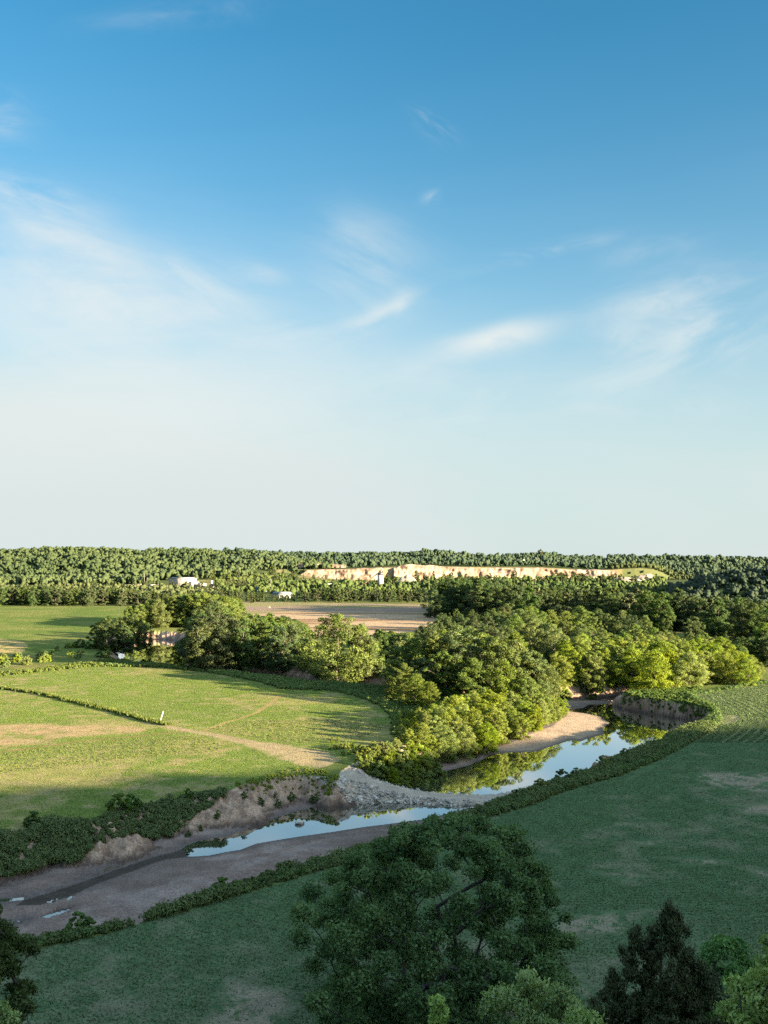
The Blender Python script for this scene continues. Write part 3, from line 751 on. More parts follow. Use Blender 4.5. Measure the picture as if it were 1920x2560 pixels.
skyband(OAK, [(1840, 1580), (1900, 1570), (1960, 1560), (2050, 1550)], 22, 350, 445, 1835, 2060, 'dark tree in the shade at the right end of the river wood', 'dark trees at the right end of the river wood', wide=1.3)
skyband(OAK+COT, [(915, 1570), (935, 1568), (955, 1560), (986, 1571), (1024, 1572), (1110, 1560), (1200, 1550), (1290, 1560)], 24, 338, 372, 920, 1290,
        'leafy tree of the wood between the round tree and the tall cottonwoods', 'trees between the round tree and the tall cottonwoods', front=.92, wide=1.25)
def lone(pr, px, D, top, label, cat='tree', group=None, wide=1.0, name=None, rz=None):
    x = xat(px, D); z = gz(x, D)
    if z < WZ+.1: z = -1.5
    return plant(pr, x, D, z, depv(top, D)-z, label, cat, group, wide, rz, name)
lone(COT[1], 843, 330, 1531, 'big round tree, top half lit, at the middle of the river wood', wide=1.42, name='cottonwood_tree')
lone(COT[3], 905, 333, 1556, 'smaller lit tree against the right side of the big round tree', wide=1.0)
for i, (px, D, t) in enumerate(((248, 430, 1553), (275, 424, 1538), (305, 440, 1540), (335, 432, 1531), (362, 445, 1552), (318, 424, 1562))):
    lone(OAK[i % 3], px, D, t, 'dark tree with lit top in the clump left of the river pool', group='clump of trees left of the river pool', wide=1.15)
for i, (px, D, t) in enumerate(((1005, 300, 1600), (1040, 292, 1590), (1090, 288, 1583), (1130, 296, 1574), (1165, 284, 1584), (1200, 292, 1578), (1240, 280, 1588), (1285, 288, 1596), (1330, 284, 1625), (1365, 282, 1660), (1110, 278, 1625), (1180, 272, 1640), (1260, 270, 1650), (1320, 268, 1690), (1060, 282, 1640))):
    lone(COT[i % 4], px, D, t, 'tall cottonwood rising right behind the bright willow thicket', group='tall cottonwoods behind the willow thicket', wide=1.3)
for i, (px, D, t) in enumerate(((1052, 425, 1562), (1075, 418, 1553), (1095, 430, 1546), (1120, 445, 1540), (1150, 460, 1534), (1185, 450, 1536), (1215, 470, 1528), (1105, 520, 1530), (1140, 540, 1520), (1180, 530, 1522))):
    lone(OAK[i % 3], px, D, t, 'rounded low tree at the left foot of the tall dark wood', group='low trees at the foot of the dark wood', wide=1.2)
# willow thicket on the inside of the bend
WTOP = [(980, 1800), (1004, 1787), (1038, 1767), (1100, 1740), (1180, 1722), (1260, 1722), (1330, 1725), (1390, 1735), (1415, 1760)]
WBASE = [(1000, 1925), (1085, 1926), (1134, 1914), (1180, 1900), (1230, 1878), (1300, 1857), (1350, 1832), (1400, 1802), (1418, 1780)]
for i in range(64):
    t = (i+.5)/64; px = 985 + 427*t; row = (i*.618) % 1.0
    b_ = ip(px, WBASE) - 6
    D0 = at(px, b_, -2.8)[1]; D = D0 + 2 + row*min(46, max(8, 300-D0-30))
    x = xat(px, D); z = max(gz(x, D), -3.2)
    top = depv(ip(px, WTOP), D)
    h = np.clip((top-z)*rng.uniform(.88, 1.05), 3.4, 11.5)*(.55+.45*min(1, row*1.7))
    plant(WIL[i % 4], x, D, z, h, 'bright willow in the sunlit thicket on the inside of the river bend', 'tree', 'willows of the thicket at the river bend', rng.uniform(1.2, 1.5), name='willow_tree')
for i, (px, D, t) in enumerate(((1010, 275, 1655), (1035, 266, 1680), (988, 285, 1645), (1075, 260, 1700))):
    lone(COT[i % 4], px, D, t, 'cottonwood at the left end of the tall group behind the willows', group='cottonwoods at the left end of the tall group', wide=1.3)
for i, (px, D, t) in enumerate(((1755, 395, 1590), (1785, 388, 1588), (1810, 398, 1586), (1840, 390, 1592), (1870, 384, 1598), (1725, 400, 1585))):
    lone(OAK[i % 3], px, D, t, 'shaded tree close behind the right end of the willow row', group='shaded trees behind the willow row', wide=1.3)
FT = [(800, 1905), (820, 1889), (859, 1868), (912, 1851), (970, 1839), (1028, 1839), (1085, 1862)]
for i in range(40):
    px = 822 + 275*((i+.5)/40); row = (i*.618) % 1.0
    b_ = np.interp(px, [820, 870, 920, 1000, 1040, 1080], [1898, 1925, 1944, 1957, 1945, 1922]) - 3
    D = at(px, b_, -1.8)[1] + row*14 + .5; x = xat(px, D); z = gz(x, D)
    h = np.clip((depv(ip(px, FT), D)-z)*rng.uniform(.85, 1.05), 1.6, 5.2)*(.65+.35*row)
    plant((WIL+SHR)[i % 7], x, D, z, h, 'leafy bush of the front clump beside the stone ford', 'shrub', 'bushes beside the stone ford', rng.uniform(1.0, 1.3), name='shrub')
# shrubs along the far bank foot and near the left pool
for i in range(26):
    px = 1400 + 430*((i+.5)/26) + rng.normal(0, 6); D = at(px, np.interp(px, [1400, 1560, 1700, 1830], [1728, 1719, 1707, 1700]), -1.0)[1] + rng.uniform(1, 6)
    x = xat(px, D); plant((SHR+DSH)[i % 5], x, D, gz(x, D), rng.uniform(2.0, 4.2), 'small bush on top of the pale far bank', 'shrub', 'bushes along the pale far bank', rng.uniform(.9, 1.3), name='shrub')
for i in range(30):
    px = 480 + 560*((i+.5)/30) + rng.normal(0, 6); D = at(px, np.interp(px, [480, 560, 640, 760, 847, 1009, 1060], [1650, 1664, 1677, 1687, 1697, 1714, 1718]), -2.0)[1] + rng.uniform(2, 7)
    x = xat(px, D); plant(DSH[i % 2], x, D, max(gz(x, D), -2.5), rng.uniform(2.5, 5.0), 'dark bush at the foot of the river wood', 'shrub', 'dark bushes at the foot of the river wood', rng.uniform(.9, 1.3), name='shrub')
for i in range(34):
    t = i/34; px = rng.uniform(-40, 312); py = np.interp(px, [-40, 60, 150, 230, 312], [1672, 1668, 1655, 1648, 1640]) - rng.uniform(0, 34)*(1 if px > 120 else .5)
    x, y = at(px, py, 0); plant((SHR+DSH)[i % 5], x, y, gz(x, y), rng.uniform(1.8, 4.0), 'green bush in the scrub left of the river pool', 'shrub', 'bushes in the scrub left of the river pool', rng.uniform(1.0, 1.5), name='shrub')

# woods on the far hills: too many to count, one mass per hill
def ico(sub):
    import bmesh
    bm = bmesh.new(); bmesh.ops.create_icosphere(bm, subdivisions=sub, radius=1.0); bm.verts.index_update()
    v = np.array([tuple(q.co) for q in bm.verts]); f = np.array([[q.index for q in fa.verts] for fa in bm.faces]); bm.free(); return v, f
ICO = [ico(3), ico(2)]
def woods(name, label, pts, hs, seed, per=60, size=.8, lo=M_FAR, sub=1, lumps=6, wf=.27):
    """uneven crowns, each of several lumpy masses with leaf sprays over them"""
    rg = np.random.default_rng(seed); pts = np.asarray(pts); n_ = len(pts)
    hs = hs*(.55 + .9*fbm(pts[:, 0]*.016, pts[:, 1]*.010, seed+50, 4))
    H_ = np.repeat(hs, lumps); first = np.tile(np.arange(lumps) == 0, n_)
    a = rg.uniform(0, 6.283, n_*lumps); r = np.where(first, 0, rg.uniform(.12, .34, n_*lumps))*H_
    cz = np.where(first, .52, rg.uniform(.22, .78, n_*lumps))*H_
    cen = np.repeat(pts, lumps, 0) + np.stack([r*np.cos(a), r*np.sin(a), cz], 1)
    rad = np.where(first, wf, rg.uniform(.10, .20, n_*lumps))*H_
    bv, bf = ICO[sub]; m_ = len(bv); k_ = len(cen)
    d = 1 + (rg.random((k_, m_))-.5)*.48
    V_ = cen[:, None, :] + bv[None]*d[..., None]*rad[:, None, None]*np.where(first, 1.0, 1.0)[:, None, None]*np.array((1, 1, 1.12))
    F_ = bf[None] + (np.arange(k_)*m_)[:, None, None]
    tt = np.repeat(np.clip(-.15 + 1.0*fbm(pts[:, 0]*.010, pts[:, 1]*.006, seed, 3) + .35*rg.random(n_), 0, 1), lumps)
    T_ = np.clip(tt[:, None] + rg.normal(0, .07, (k_, m_)), 0, 1)
    v, f, t = blob_leaves(cen, rad*1.06, max(4, per//lumps), size, rg, 1.05, tint=tt, rnd=.24, shell=.9, tsig=.07)
    nv = k_*m_
    return tag(obj(name, mesh_np(name, np.concatenate([V_.reshape(-1, 3), v]), [f + nv, F_.reshape(-1, 3)], lo, col1(np.concatenate([T_.ravel(), t])), True)), label, 'woods', kind='stuff')
def scatter(px0, px1, d0, d1, n_, seed, keep=None, pw=1.0):
    rg = np.random.default_rng(seed); px = rg.uniform(px0, px1, n_); D = d0 + (d1-d0)*rg.random(n_)**pw
    x = xat(px, D); ok = np.ones(n_, bool) if keep is None else keep(px, D)
    x, D = x[ok], D[ok]
    return np.stack([x, D, gzs(x, D)], 1), rg
def keepL(px, D):
    return ~((px > 395) & (px < 700) & (D < 1440 + np.clip((px-480)*.5, 0, 80))) & ~((px > 640) & (D < 1600))
P, rg = scatter(-200, 830, 1330, 2080, 5200, 1, keepL); woods('hillside_woods', 'dense green woods covering the long hill on the left', P, 7 + 9.5*rg.beta(1.3, 2.0, len(P)), 2, 54, .62)
def keepB(px, D): return (px < 640) | (D > 1700 + 60*np.sin(px*.02)) & ((px < 960) | (px > 1110) | (D > 1780)) | (px > 1720)
P, rg = scatter(560, 2050, 1640, 2700, 3800, 3, keepB, .8); woods('ridge_woods', 'dense dark woods along the ridge above the quarry', P, 7 + 12*rg.beta(1.2, 2.2, len(P)), 4, 48, .62, lo=M_RIDGE)
P, rg = scatter(1610, 2300, 690, 1040, 1500, 5, lambda px, D: far_height(xat(px, D), D) > 1.0); woods('right_hill_woods', 'shaded woods on the hill at the right edge', P, rg.uniform(5.5, 10.5, len(P)), 6, 110, .36, lo=M_RIDGE, lumps=6)
# loose trees on the quarry floor
def qf(px, D, n_): pass
spots = []
rg = np.random.default_rng(77)
for i in range(90):
    px = rg.uniform(660, 1640); D = rg.uniform(1250, 1570)
    top = rg.uniform(8, 15)*(.6 if 745 < px < 960 else 1)
    if 1000 < px < 1010 or (880 < px < 990 and D > 1400) or (1490 < px < 1640 and D > 1400): top *= .7
    spots.append((px, D, top))
for px, D, h in spots:
    x = xat(px, D); plant((FAR+POP)[int(px) % 5], x, D, gz(x, D), h*1.15, 'scattered leafy tree on the quarry floor before the cliff', 'tree', 'scattered trees on the quarry floor', rng.uniform(.9, 1.3), name='leafy_tree')
for i in range(46):
    px = rg.uniform(200, 660); D = rg.uniform(1060, 1205); x = xat(px, D)
    plant(FAR[i % 3], x, D, gz(x, D), rg.uniform(5, 11) if px < 530 else rg.uniform(8, 14), 'leafy tree in the belt below the white warehouse', 'tree', 'trees in the belt below the warehouse', 1.1, name='leafy_tree')
for i, (px, py, D) in enumerate(((534, 1432, 1450), (560, 1434, 1470), (594, 1444, 1480), (640, 1436, 1480))):
    x = xat(px, D); plant(FAR[i % 3], x, D, gz(x, D), 17, 'lone tree with bare stem at the top of the meadow', 'tree', 'lone trees at the top of the meadow', .8, name='leafy_tree')
def keepQ(px, D): return (fbm(px*.02, D*.012, 91, 3) > .40 - .12*(px > 1060)) | (px > 1500)
P, rg = scatter(540, 1660, 960, 1520, 1700, 92, keepQ); woods('quarry_woods', 'patchy green woods on the low ground before the quarry face', P, rg.uniform(5, 11, len(P))*np.where((np.abs(CX + F*P[:, 0]/P[:, 1] - 850) < 110) & (P[:, 1] > 1250), .55, 1.0), 93, 80, .48)
P, rg = scatter(-260, 560, 900, 1200, 800, 94, lambda px, D: (px < 250) | (D < 1100)); woods('valley_woods', 'low green woods between the left tree row and the hill', P, rg.uniform(5, 10, len(P)), 95, 80, .45)
P, rg = scatter(1520, 1730, 1585, 1790, 230, 96); woods('quarry_edge_woods', 'small trees over the grassy right end of the quarry', P, rg.uniform(5, 10, len(P)), 97, 60)
x = xat(1351, 2350); plant(FAR[1], x, 2350, gz(x, 2350), 24, 'single tall tree rising above the ridge skyline', 'tree', None, .9, name='leafy_tree')

# ------------------------------------------------------------------ quarry cliffs
def cliff(name, label, top, base, D, seed, amp=5.0, step=1.6, cc=(.20, .150, .118)):
    xs = np.arange(xat(top[0][0], D), xat(top[-1][0], D), step); nv = 16
    px = CX + F*xs/D
    zt = depv(ip(px, top), D); zb = depv(ip(px, base), D)
    zt = zt + (fbm(xs*.06, xs*0, seed, 4)-.5)*5
    V_ = []; C_ = []
    for j in range(nv+1):
        t = j/nv
        z = zb + (zt-zb)*t
        y = D - amp*(1-t)**1.6*(.5+fbm(xs*.05, z*.02, seed+1, 3)) - (fbm(xs*.035, z*.05, seed+2, 5)-.5)*16 - (fbm(xs*.4, z*.25, seed+3, 3)-.5)*3.5
        if j == nv: y = y*0 + D + 3
        V_.append(np.stack([xs, y, z], 1))
        k = fbm(xs*.10, z*.02, seed+5, 4); k2 = fbm(xs*.03, z*.25, seed+6, 3)
        c = lerp(np.tile(np.array(cc), (len(xs), 1)), (.14, .098, .068), sstep(k, .44, .62)*.8)
        c = lerp(c, (.30, .23, .16), sstep(k2, .48, .64)*.7); C_.append(c)
    V_.append(np.stack([xs, xs*0+D+14, V_[-1][:, 2]-.3], 1)); C_.append(C_[-1])
    n_ = len(xs); ii = np.arange((nv+2)*n_).reshape(nv+2, n_)
    f = np.stack([ii[:-1, :-1], ii[:-1, 1:], ii[1:, 1:], ii[1:, :-1]], -1).reshape(-1, 4)
    return tag(obj(name, mesh_np(name, np.concatenate(V_), f, M_GROUND, np.concatenate(C_))), label, kind='structure')
FLAT = lambda py: [(0, py), (2000, py)]
cliff('quarry_cliff', 'long cream limestone quarry face on the right', [(985, 1421), (1000, 1414), (1024, 1410), (1080, 1412), (1110, 1416)]+[q for q in CLIFF_TOP if 1240 <= q[0] < 1520] + [(1545, 1428)], [(980, 1450), (1250, 1456), (1400, 1448), (1600, 1452)], CD, 5)
cliff('quarry_cliff', 'shorter cream limestone quarry face on the left', [(745, 1440), (760, 1429), (767, 1424), (865, 1423), (953, 1420), (962, 1426)], [(740, 1450), (960, 1458)], CD-6, 15)
cliff('quarry_ledge', 'thin pale rock ledge above the left quarry face', [(712, 1412), (720, 1408), (780, 1410), (858, 1410), (866, 1413)], FLAT(1419), 1640, 25, 1.5)

# ------------------------------------------------------------------ distant works
M_WHITE = flat_mat('white_metal', (.23, .21, .18), .5, .05, .3); M_GREYW = flat_mat('grey_metal', (.22, .21, .19), .5, .06, .3); M_ROOF = flat_mat('roof_sheet', (.17, .17, .165), .5, .1, .3)
M_GLASS = flat_mat('dark_glass', (.03, .035, .04), .2, .1); M_CREAM = flat_mat('cream_block', (.20, .16, .115), .8, .1, .4); M_RUST = flat_mat('rusty_steel', (.16, .10, .07), .7, .3, .5)
M_PVC = flat_mat('white_plastic', (.55, .55, .53), .4, .03); M_BLUE = flat_mat('blue_roof', (.07, .10, .13), .5, .1, .3); M_BLACK = flat_mat('black_steel', (.03, .03, .03), .5, .2)
def bld(name, px, D, label, cat, rz=0, group=None): 
    x = xat(px, D); return empty(name, (x, D, gz(x, D)), label, cat, group, rz)
w = bld('warehouse', 458, 1255, 'large white metal warehouse at the foot of the wooded hill', 'building', R(-24))
wl, wd, wh = 29, 19, 11.2
MB().box(-wl/2, wl/2, -wd/2, wd/2, -1, wh).build('wall', M_WHITE, w)
MB().gable(-wl/2, wl/2, -wd/2, wd/2, wh+.003, wh+1.1, .35).build('roof', M_ROOF, w)
for k in (-12, -5, 4, 11): MB().box(k-.7, k+.7, -wd/2-.06, -wd/2+.05, wh-2.2, wh-1.1).build('window', M_GLASS, w)
MB().box(-.25, .25, -wd/2-.15, -wd/2+.02, 0, wh-.05).build('downpipe', M_GREYW, w)
a_ = MB().box(wl/2+.01, wl/2+7, -wd/2+1.5, wd/2-5, -1, 6.8).build('annex', M_WHITE, w)
MB().box(wl/2-.3, wl/2+7.3, -wd/2+1.2, wd/2-4.7, 6.81, 7.1).build('roof', M_ROOF, a_)
MB().box(wl/2+7.0, wl/2+7.06, -2.5, 1.5, 0, 4.2).build('door', M_GREYW, a_)
def shed(px, D, l, d, h, rz, label, wm, rm, name='shed', group=None, z=None):
    e = bld(name, px, D, label, 'building', R(rz), group)
    if z is not None: e.location.z = z
    MB().box(-l/2, l/2, -d/2, d/2, -2, h).build('wall', wm, e); MB().gable(-l/2, l/2, -d/2, d/2, h+.003, h+d*.16, .3).build('roof', rm, e)
    MB().box(-.9, .9, -d/2-.05, -d/2+.03, 0, min(h-.3, 2.3)).build('door', M_GREYW, e); MB().box(l*.25, l*.25+1.2, -d/2-.05, -d/2+.03, 1.0, min(h-.3, 2.1)).build('window', M_GLASS, e)
    return e
shed(506, 1240, 9, 8, 4.2, 25, 'low white shed just right of the warehouse', M_WHITE, M_ROOF)
shed(545, 1225, 17, 9, 4.0, 35, 'long cream block building right of the small tank', M_CREAM, M_CREAM)
shed(402, 1245, 10, 6, 3.4, 20, 'low cream shed left of the warehouse', M_CREAM, M_ROOF)
shed(706, 932, 16, 11, 4.2, -25, 'long grey roofed barn half hidden by trees', M_GREYW, M_ROOF, 'barn')
shed(655, 1100, 13, 7, 4.0, -20, 'blue roofed shed left of the grey barn', M_BLUE, M_BLUE)
shed(822, 1160, 9, 6, 6.5, 10, 'white plant hut among trees under the left quarry face', M_WHITE, M_WHITE, 'hut')
shed(888, 1040, 10, 7, 6.5, 10, 'cream plant hut behind the poplars left of the silo', M_CREAM, M_WHITE, 'hut')
shed(1302, 2180, 15, 9, 5, 20, 'pale house with tan roof on the wooded ridge', M_WHITE, M_CREAM, 'house')
shed(1335, 2200, 22, 9, 5, 15, 'long white house left of the tall ridge tree', M_WHITE, M_ROOF, 'house')
t_ = bld('storage_tank', 530, 1238, 'small white upright tank left of the cream block building', 'tank')
MB().cyl(0, 0, 0, 8.5, 1.7).build('shell', M_WHITE, t_); MB().cyl(0, 0, 8.5, 9.3, 1.7, .3).build('lid', M_GREYW, t_)
s_ = bld('silo', 951, 1190, 'tall white silo with black machinery on top', 'silo'); pass
MB().cyl(0, 0, 0, 16.5, 3.6, 3.6, 24).build('shell', M_WHITE, s_)
h_ = MB().box(-3.2, 3.2, -2.2, 2.2, 16.6, 19.6).box(-1.5, 1.6, -1.6, 1.2, 19.6, 22).box(2.0, 3.4, -1.4, 1.0, 19.6, 21.4).build('head_house', M_BLACK, s_)
MB().tube((-3, 0, 18.5), (-22, 3, 4), .7, .7).build('conveyor', M_RUST, s_)
for k in (-3.3, 3.3): MB().tube((k, -2.3, 16.6), (k, -2.3, 20.8), .12).build('railing', M_GREYW, h_)
def trailer(px, D, l, label, wm=M_WHITE, rz=0, z=None):
    e = bld('trailer', px, D, label, 'trailer', R(rz), 'trailers parked around the works')
    if z is not None: e.location.z = z
    MB().box(-l/2, l/2, -1.3, 1.3, 1.1, 3.9).build('body', wm, e)
    for k in (-l*.3, -l*.42, l*.35):
        for y in (-1.15, 1.15): MB().tube((k, y-.15, .5), (k, y+.15, .5), .5, .5, 12).build('wheel', M_BLACK, e)
    return e
trailer(327, 1235, 13, 'white box trailer parked left of the tall pole', rz=5)
trailer(381, 1240, 9, 'white trailer parked between the poles and the warehouse', rz=-8)
trailer(345, 1250, 10, 'rusty trailer parked beside the white box trailer', M_RUST, 12)
trailer(1508, 1340, 15, 'white trailer below the right end of the cliff', rz=4)
def pole(name, px, D, h, r, label, cat, arms=True, z=None):
    e = bld(name, px, D, label, cat)
    if z is not None: e.location.z = z
    MB().tube((0, 0, -.5), (0, 0, h), r, r*.7).build('post', M_GREYW, e)
    if arms: MB().box(-1.1, 1.1, -.08, .08, h-1.0, h-.8).build('crossarm', M_RUST, e)
pole('utility_pole', 362, 1225, 17, .22, 'tall pale pole standing left of the warehouse', 'pole')
pole('utility_pole', 369, 1232, 12, .14, 'thin lamp pole right beside the tall pale pole', 'pole')
pole('utility_pole', 678, 1020, 16, .25, 'short pole standing by the blue roofed shed', 'pole')
def mound_mesh(l, d, h, seed):
    nx, ny = 40, 16; u, v = np.meshgrid(np.linspace(-1, 1, nx), np.linspace(-1, 1, ny))
    z = h*np.clip(1-np.abs(u)**2.2, 0, 1)*np.clip(1-np.abs(v), 0, 1)*(.7+.6*fbm(u*3+9, v*2, seed, 3)) - .3
    ii = np.arange(nx*ny).reshape(ny, nx)
    return np.stack([u.ravel()*l/2, v.ravel()*d/2, z.ravel()], 1), np.stack([ii[:-1, :-1], ii[:-1, 1:], ii[1:, 1:], ii[1:, :-1]], -1).reshape(-1, 4)
M_SPOIL = flat_mat('crushed_stone', (.20, .165, .13), .95, .2, .25)
for px, D, l, d, h, z, lab in ((1560, 1360, 60, 30, 9, 2, 'long grey heap of crushed stone below the right cliff end'), (1018, 1300, 26, 24, 9, 6, 'grey cone shaped stone heap right of the silo'), (1615, 1380, 36, 20, 11, 4, 'pale heap of broken rock at the right end of the quarry')):
    v, f = mound_mesh(l, d, h, int(px)); me = mesh_np('stone_heap', v, f, M_SPOIL, None, True); o = obj('stone_heap', me); o.location = (xat(px, D), D, z); tag(o, lab, 'stone heap')
v, f = mound_mesh(2.6, 2.2, 1.3, 4); o = obj('hay_bale', mesh_np('hay_bale', v, f, M_CREAM, None, True)); x, y = at(673, 1519, 0); o.location = (x, y, gz(x, y)); tag(o, 'small pale bale lying out in the brown field', 'bale')

# ------------------------------------------------------------------ marker pole in the left field
x, y = at(400, 1803, 0)
e = empty('marker_pole', (x, y, gz(x, y)), 'white plastic marker pole leaning in the left field by the grass strip', 'pole')
MB().tube((0, 0, -.2), (.75, 0, 2.3), .10, .10, 12).build('pipe', M_PVC, e); MB().tube((.75, 0, 2.3), (.775, 0, 2.38), .115, .115, 12).build('cap', M_PVC, e)

# ------------------------------------------------------------------ stone ford: rubble and boulders
def rock_mesh(seed, n_=10):
    import bmesh
    rg = np.random.default_rng(seed); bm = bmesh.new()
    for q in range(16):
        p_ = unit(rg.normal(size=(1, 3)))[0]*rg.uniform(.75, 1.0)*np.array((1.0, .8, .5)); bm.verts.new(p_)
    r_ = bmesh.ops.convex_hull(bm, input=list(bm.verts))
    bmesh.ops.delete(bm, geom=[g for g in bm.verts if not g.link_faces], context='VERTS')
    bmesh.ops.triangulate(bm, faces=list(bm.faces))
    bm.verts.index_update()
    v = np.array([tuple(q.co) for q in bm.verts]); f = np.array([[q.index for q in fa.verts] for fa in bm.faces]); bm.free()
    return v, f
RK = [rock_mesh(900+i) for i in range(6)]
M_STONE = flat_mat('limestone', (.34, .305, .26), .9, .4, .8)
rv, rf, k = [], [], 0
rg = np.random.default_rng(5)
FW = np.array(FORDW); seglen = np.r_[0, np.cumsum(np.hypot(np.diff(FW[:, 0]), np.diff(FW[:, 1])))]
def fordpt(s): return [np.interp(s, seglen, FW[:, q]) for q in range(3)]
def rot(rg):
    a, b, c = rg.uniform(0, 6.28, 3); ca, sa = math.cos(a), math.sin(a); b = rg.normal(0, .4); c = rg.normal(0, .4)
    Rz = np.array([[ca, -sa, 0], [sa, ca, 0], [0, 0, 1]]); Rx = np.array([[1, 0, 0], [0, math.cos(b), -math.sin(b)], [0, math.sin(b), math.cos(b)]]); Ry = np.array([[math.cos(c), 0, math.sin(c)], [0, 1, 0], [-math.sin(c), 0, math.cos(c)]])
    return Rz@Rx@Ry
big = 0
pts_ = []
for i in range(2600):
    s = rg.uniform(.0, 1)*seglen[-1]; side = rg.choice([-1, -1, -1, 1]); off = side*(2.0 + rg.random()**.8*5.2*(1 if side < 0 else .5))
    c = fordpt(s); c2 = fordpt(min(seglen[-1], s+1)); c0 = fordpt(max(0, s-1)); t = np.array((c2[0]-c0[0], c2[1]-c0[1])); t /= np.linalg.norm(t)+1e-9
    x, y = c[0]-t[1]*off, c[1]+t[0]*off
    pts_.append((x, y, s))
pz = gzs([q[0] for q in pts_], [q[1] for q in pts_])
for (x, y, s), z in zip(pts_, pz):
    if z < WZ-.35: continue
    if inpoly(np.array([x]), np.array([y]), CR)[0] == False: continue
    sz = rg.uniform(.16, .46) if rg.random() < .95 else rg.uniform(.5, .85)
    if s/seglen[-1] < .12 and rg.random() < .5: continue
    v, f = RK[rg.integers(6)]; v = (v*sz)@rot(rg).T + np.array((x, y, z+sz*.05))
    if sz > .5 and big < 60:
        o = obj('boulder', mesh_np('boulder', v - np.array((x, y, z)), f, M_STONE)); o.location = (x, y, z); tag(o, 'larger angular grey stone in the rubble slope of the ford', 'boulder', 'larger stones of the ford'); big += 1
    else:
        rv.append(v); rf.append(f+k); k += len(v)
tag(obj('rubble', mesh_np('rubble', np.concatenate(rv), np.concatenate(rf), M_STONE)), 'broken grey limestone rubble heaped along the river ford', 'rubble', kind='stuff')
for px, py, sz, lab in ((874, 1990, 1.7, 'largest flat slab at the water edge of the stone ford'), (748, 2060, 1.1, 'dark snag of stone standing in the lower river pool')):
    x, y = at(px, py, WZ); v, f = RK[2]; o = obj('boulder', mesh_np('boulder', v*np.array((sz, sz, sz*.7)), f, M_STONE)); o.location = (x, y, WZ+.2); tag(o, lab, 'boulder')

# ------------------------------------------------------------------ bank growth: ground cover, one mass per strip
def strip_pts(n_, poly, rg):
    P = np.array(poly); lo, hi = P.min(0), P.max(0); out_ = np.zeros((0, 2))
    while len(out_) < n_:
        q = rg.uniform(lo, hi, (n_*3, 2)); q = q[inpoly(q[:, 0], q[:, 1], poly)]; out_ = np.concatenate([out_, q])
    return out_[:n_]
def weeds(name, label, poly, n_, hmin, hmax, per, size, mat_, seed, upl=True, rfac=.75, sq=.8, dens=None):
    rg = np.random.default_rng(seed); q = strip_pts(n_, poly, rg)
    if dens is not None: q = q[dens(q[:, 0], q[:, 1])]
    z = gzs(q[:, 0], q[:, 1]); ok = z > WZ+.5; q, z = q[ok], z[ok]
    nzz = fbm(q[:, 0]*.12, q[:, 1]*.12, seed, 3)
    h = hmin + (hmax-hmin)*np.clip((nzz-.3)/.4, 0, 1)*rg.uniform(.35, 1.25, len(q))
    cen = np.stack([q[:, 0], q[:, 1], z + h*.35], 1)
    v, f, t = blob_leaves(cen, h*rfac, per, size, rg, sq, up=.7, shell=.6, upl=upl, tint=np.clip(nzz*.8+rg.uniform(-.2, .4, len(q)), 0, 1))
    return tag(obj(name, mesh_np(name, v, f, mat_, col1(t))), label, 'weeds', kind='stuff')
NEARC = PX([(20, 2330), (98, 2322), (174, 2306), (260, 2304), (347, 2287), (380, 2270), (466, 2241), (521, 2222), (597, 2186), (651, 2170), (705, 2151), (803, 2136), (930, 2100), (1050, 2064), (1160, 2024), (1245, 1988), (1298, 1974), (1343, 1957), (1402, 1937), (1448, 1922), (1507, 1898), (1538, 1883), (1592, 1864), (1639, 1848), (1693, 1821), (1735, 1804), (1772, 1790)], .9)
nearstrip = NEARC + PX([(1806, 1803), (1779, 1826), (1709, 1865), (1643, 1900), (1546, 1939), (1468, 1959), (1398, 1982), (1320, 2015), (1200, 2050), (1000, 2110), (787, 2179), (651, 2222), (542, 2252), (461, 2277), (353, 2304), (271, 2331), (163, 2353), (87, 2369), (-60, 2400)]) + PX([(-60, 2345)], .9)
weeds('bank_weeds', 'thick green vines and weeds along the bank beside the near field', nearstrip, 2600, .35, 1.35, 60, .17, M_WEED, 31)
hedge = PX([(87, 2369), (271, 2331), (353, 2304), (461, 2277), (542, 2252), (651, 2222), (787, 2179), (1000, 2110), (1200, 2050), (1320, 2015), (1398, 1982), (1468, 1959), (1546, 1939), (1643, 1900), (1709, 1865), (1779, 1826), (1806, 1803), (1802, 1784), (1779, 1768), (1745, 1750), (1728, 1739), (1787, 1729), (1920, 1706), (2000, 1694)])
hs = []
rg = np.random.default_rng(3)
for a, b in zip(hedge[:-1], hedge[1:]):
    L = math.hypot(b[0]-a[0], b[1]-a[1]); 
    for q in range(int(L/.55)):
        t = rg.random(); nx_, ny_ = -(b[1]-a[1])/L, (b[0]-a[0])/L; o_ = rg.uniform(.1, 1.6)
        hs.append((a[0]+(b[0]-a[0])*t+nx_*o_, a[1]+(b[1]-a[1])*t+ny_*o_))
hs = np.array(hs); hz = gzs(hs[:, 0], hs[:, 1]); hh = rg.uniform(.5, 1.1, len(hs))*(.55 + .9*fbm(hs[:, 0]*.22, hs[:, 1]*.22, 66, 3))
hk = (fbm(hs[:, 0]*.13, hs[:, 1]*.13, 67, 3) > .36) | (rg.random(len(hs)) < .35); hs, hz, hh = hs[hk], hz[hk], hh[hk]
v, f, t = blob_leaves(np.stack([hs[:, 0], hs[:, 1], hz+hh*.4], 1), hh*.8, 75, .16, rg, .85, up=.6)
tag(obj('vine_hedge', mesh_np('vine_hedge', v, f, M_WEED, col1(t))), 'low rounded hedge of vines edging the near field', 'vines', kind='stuff')
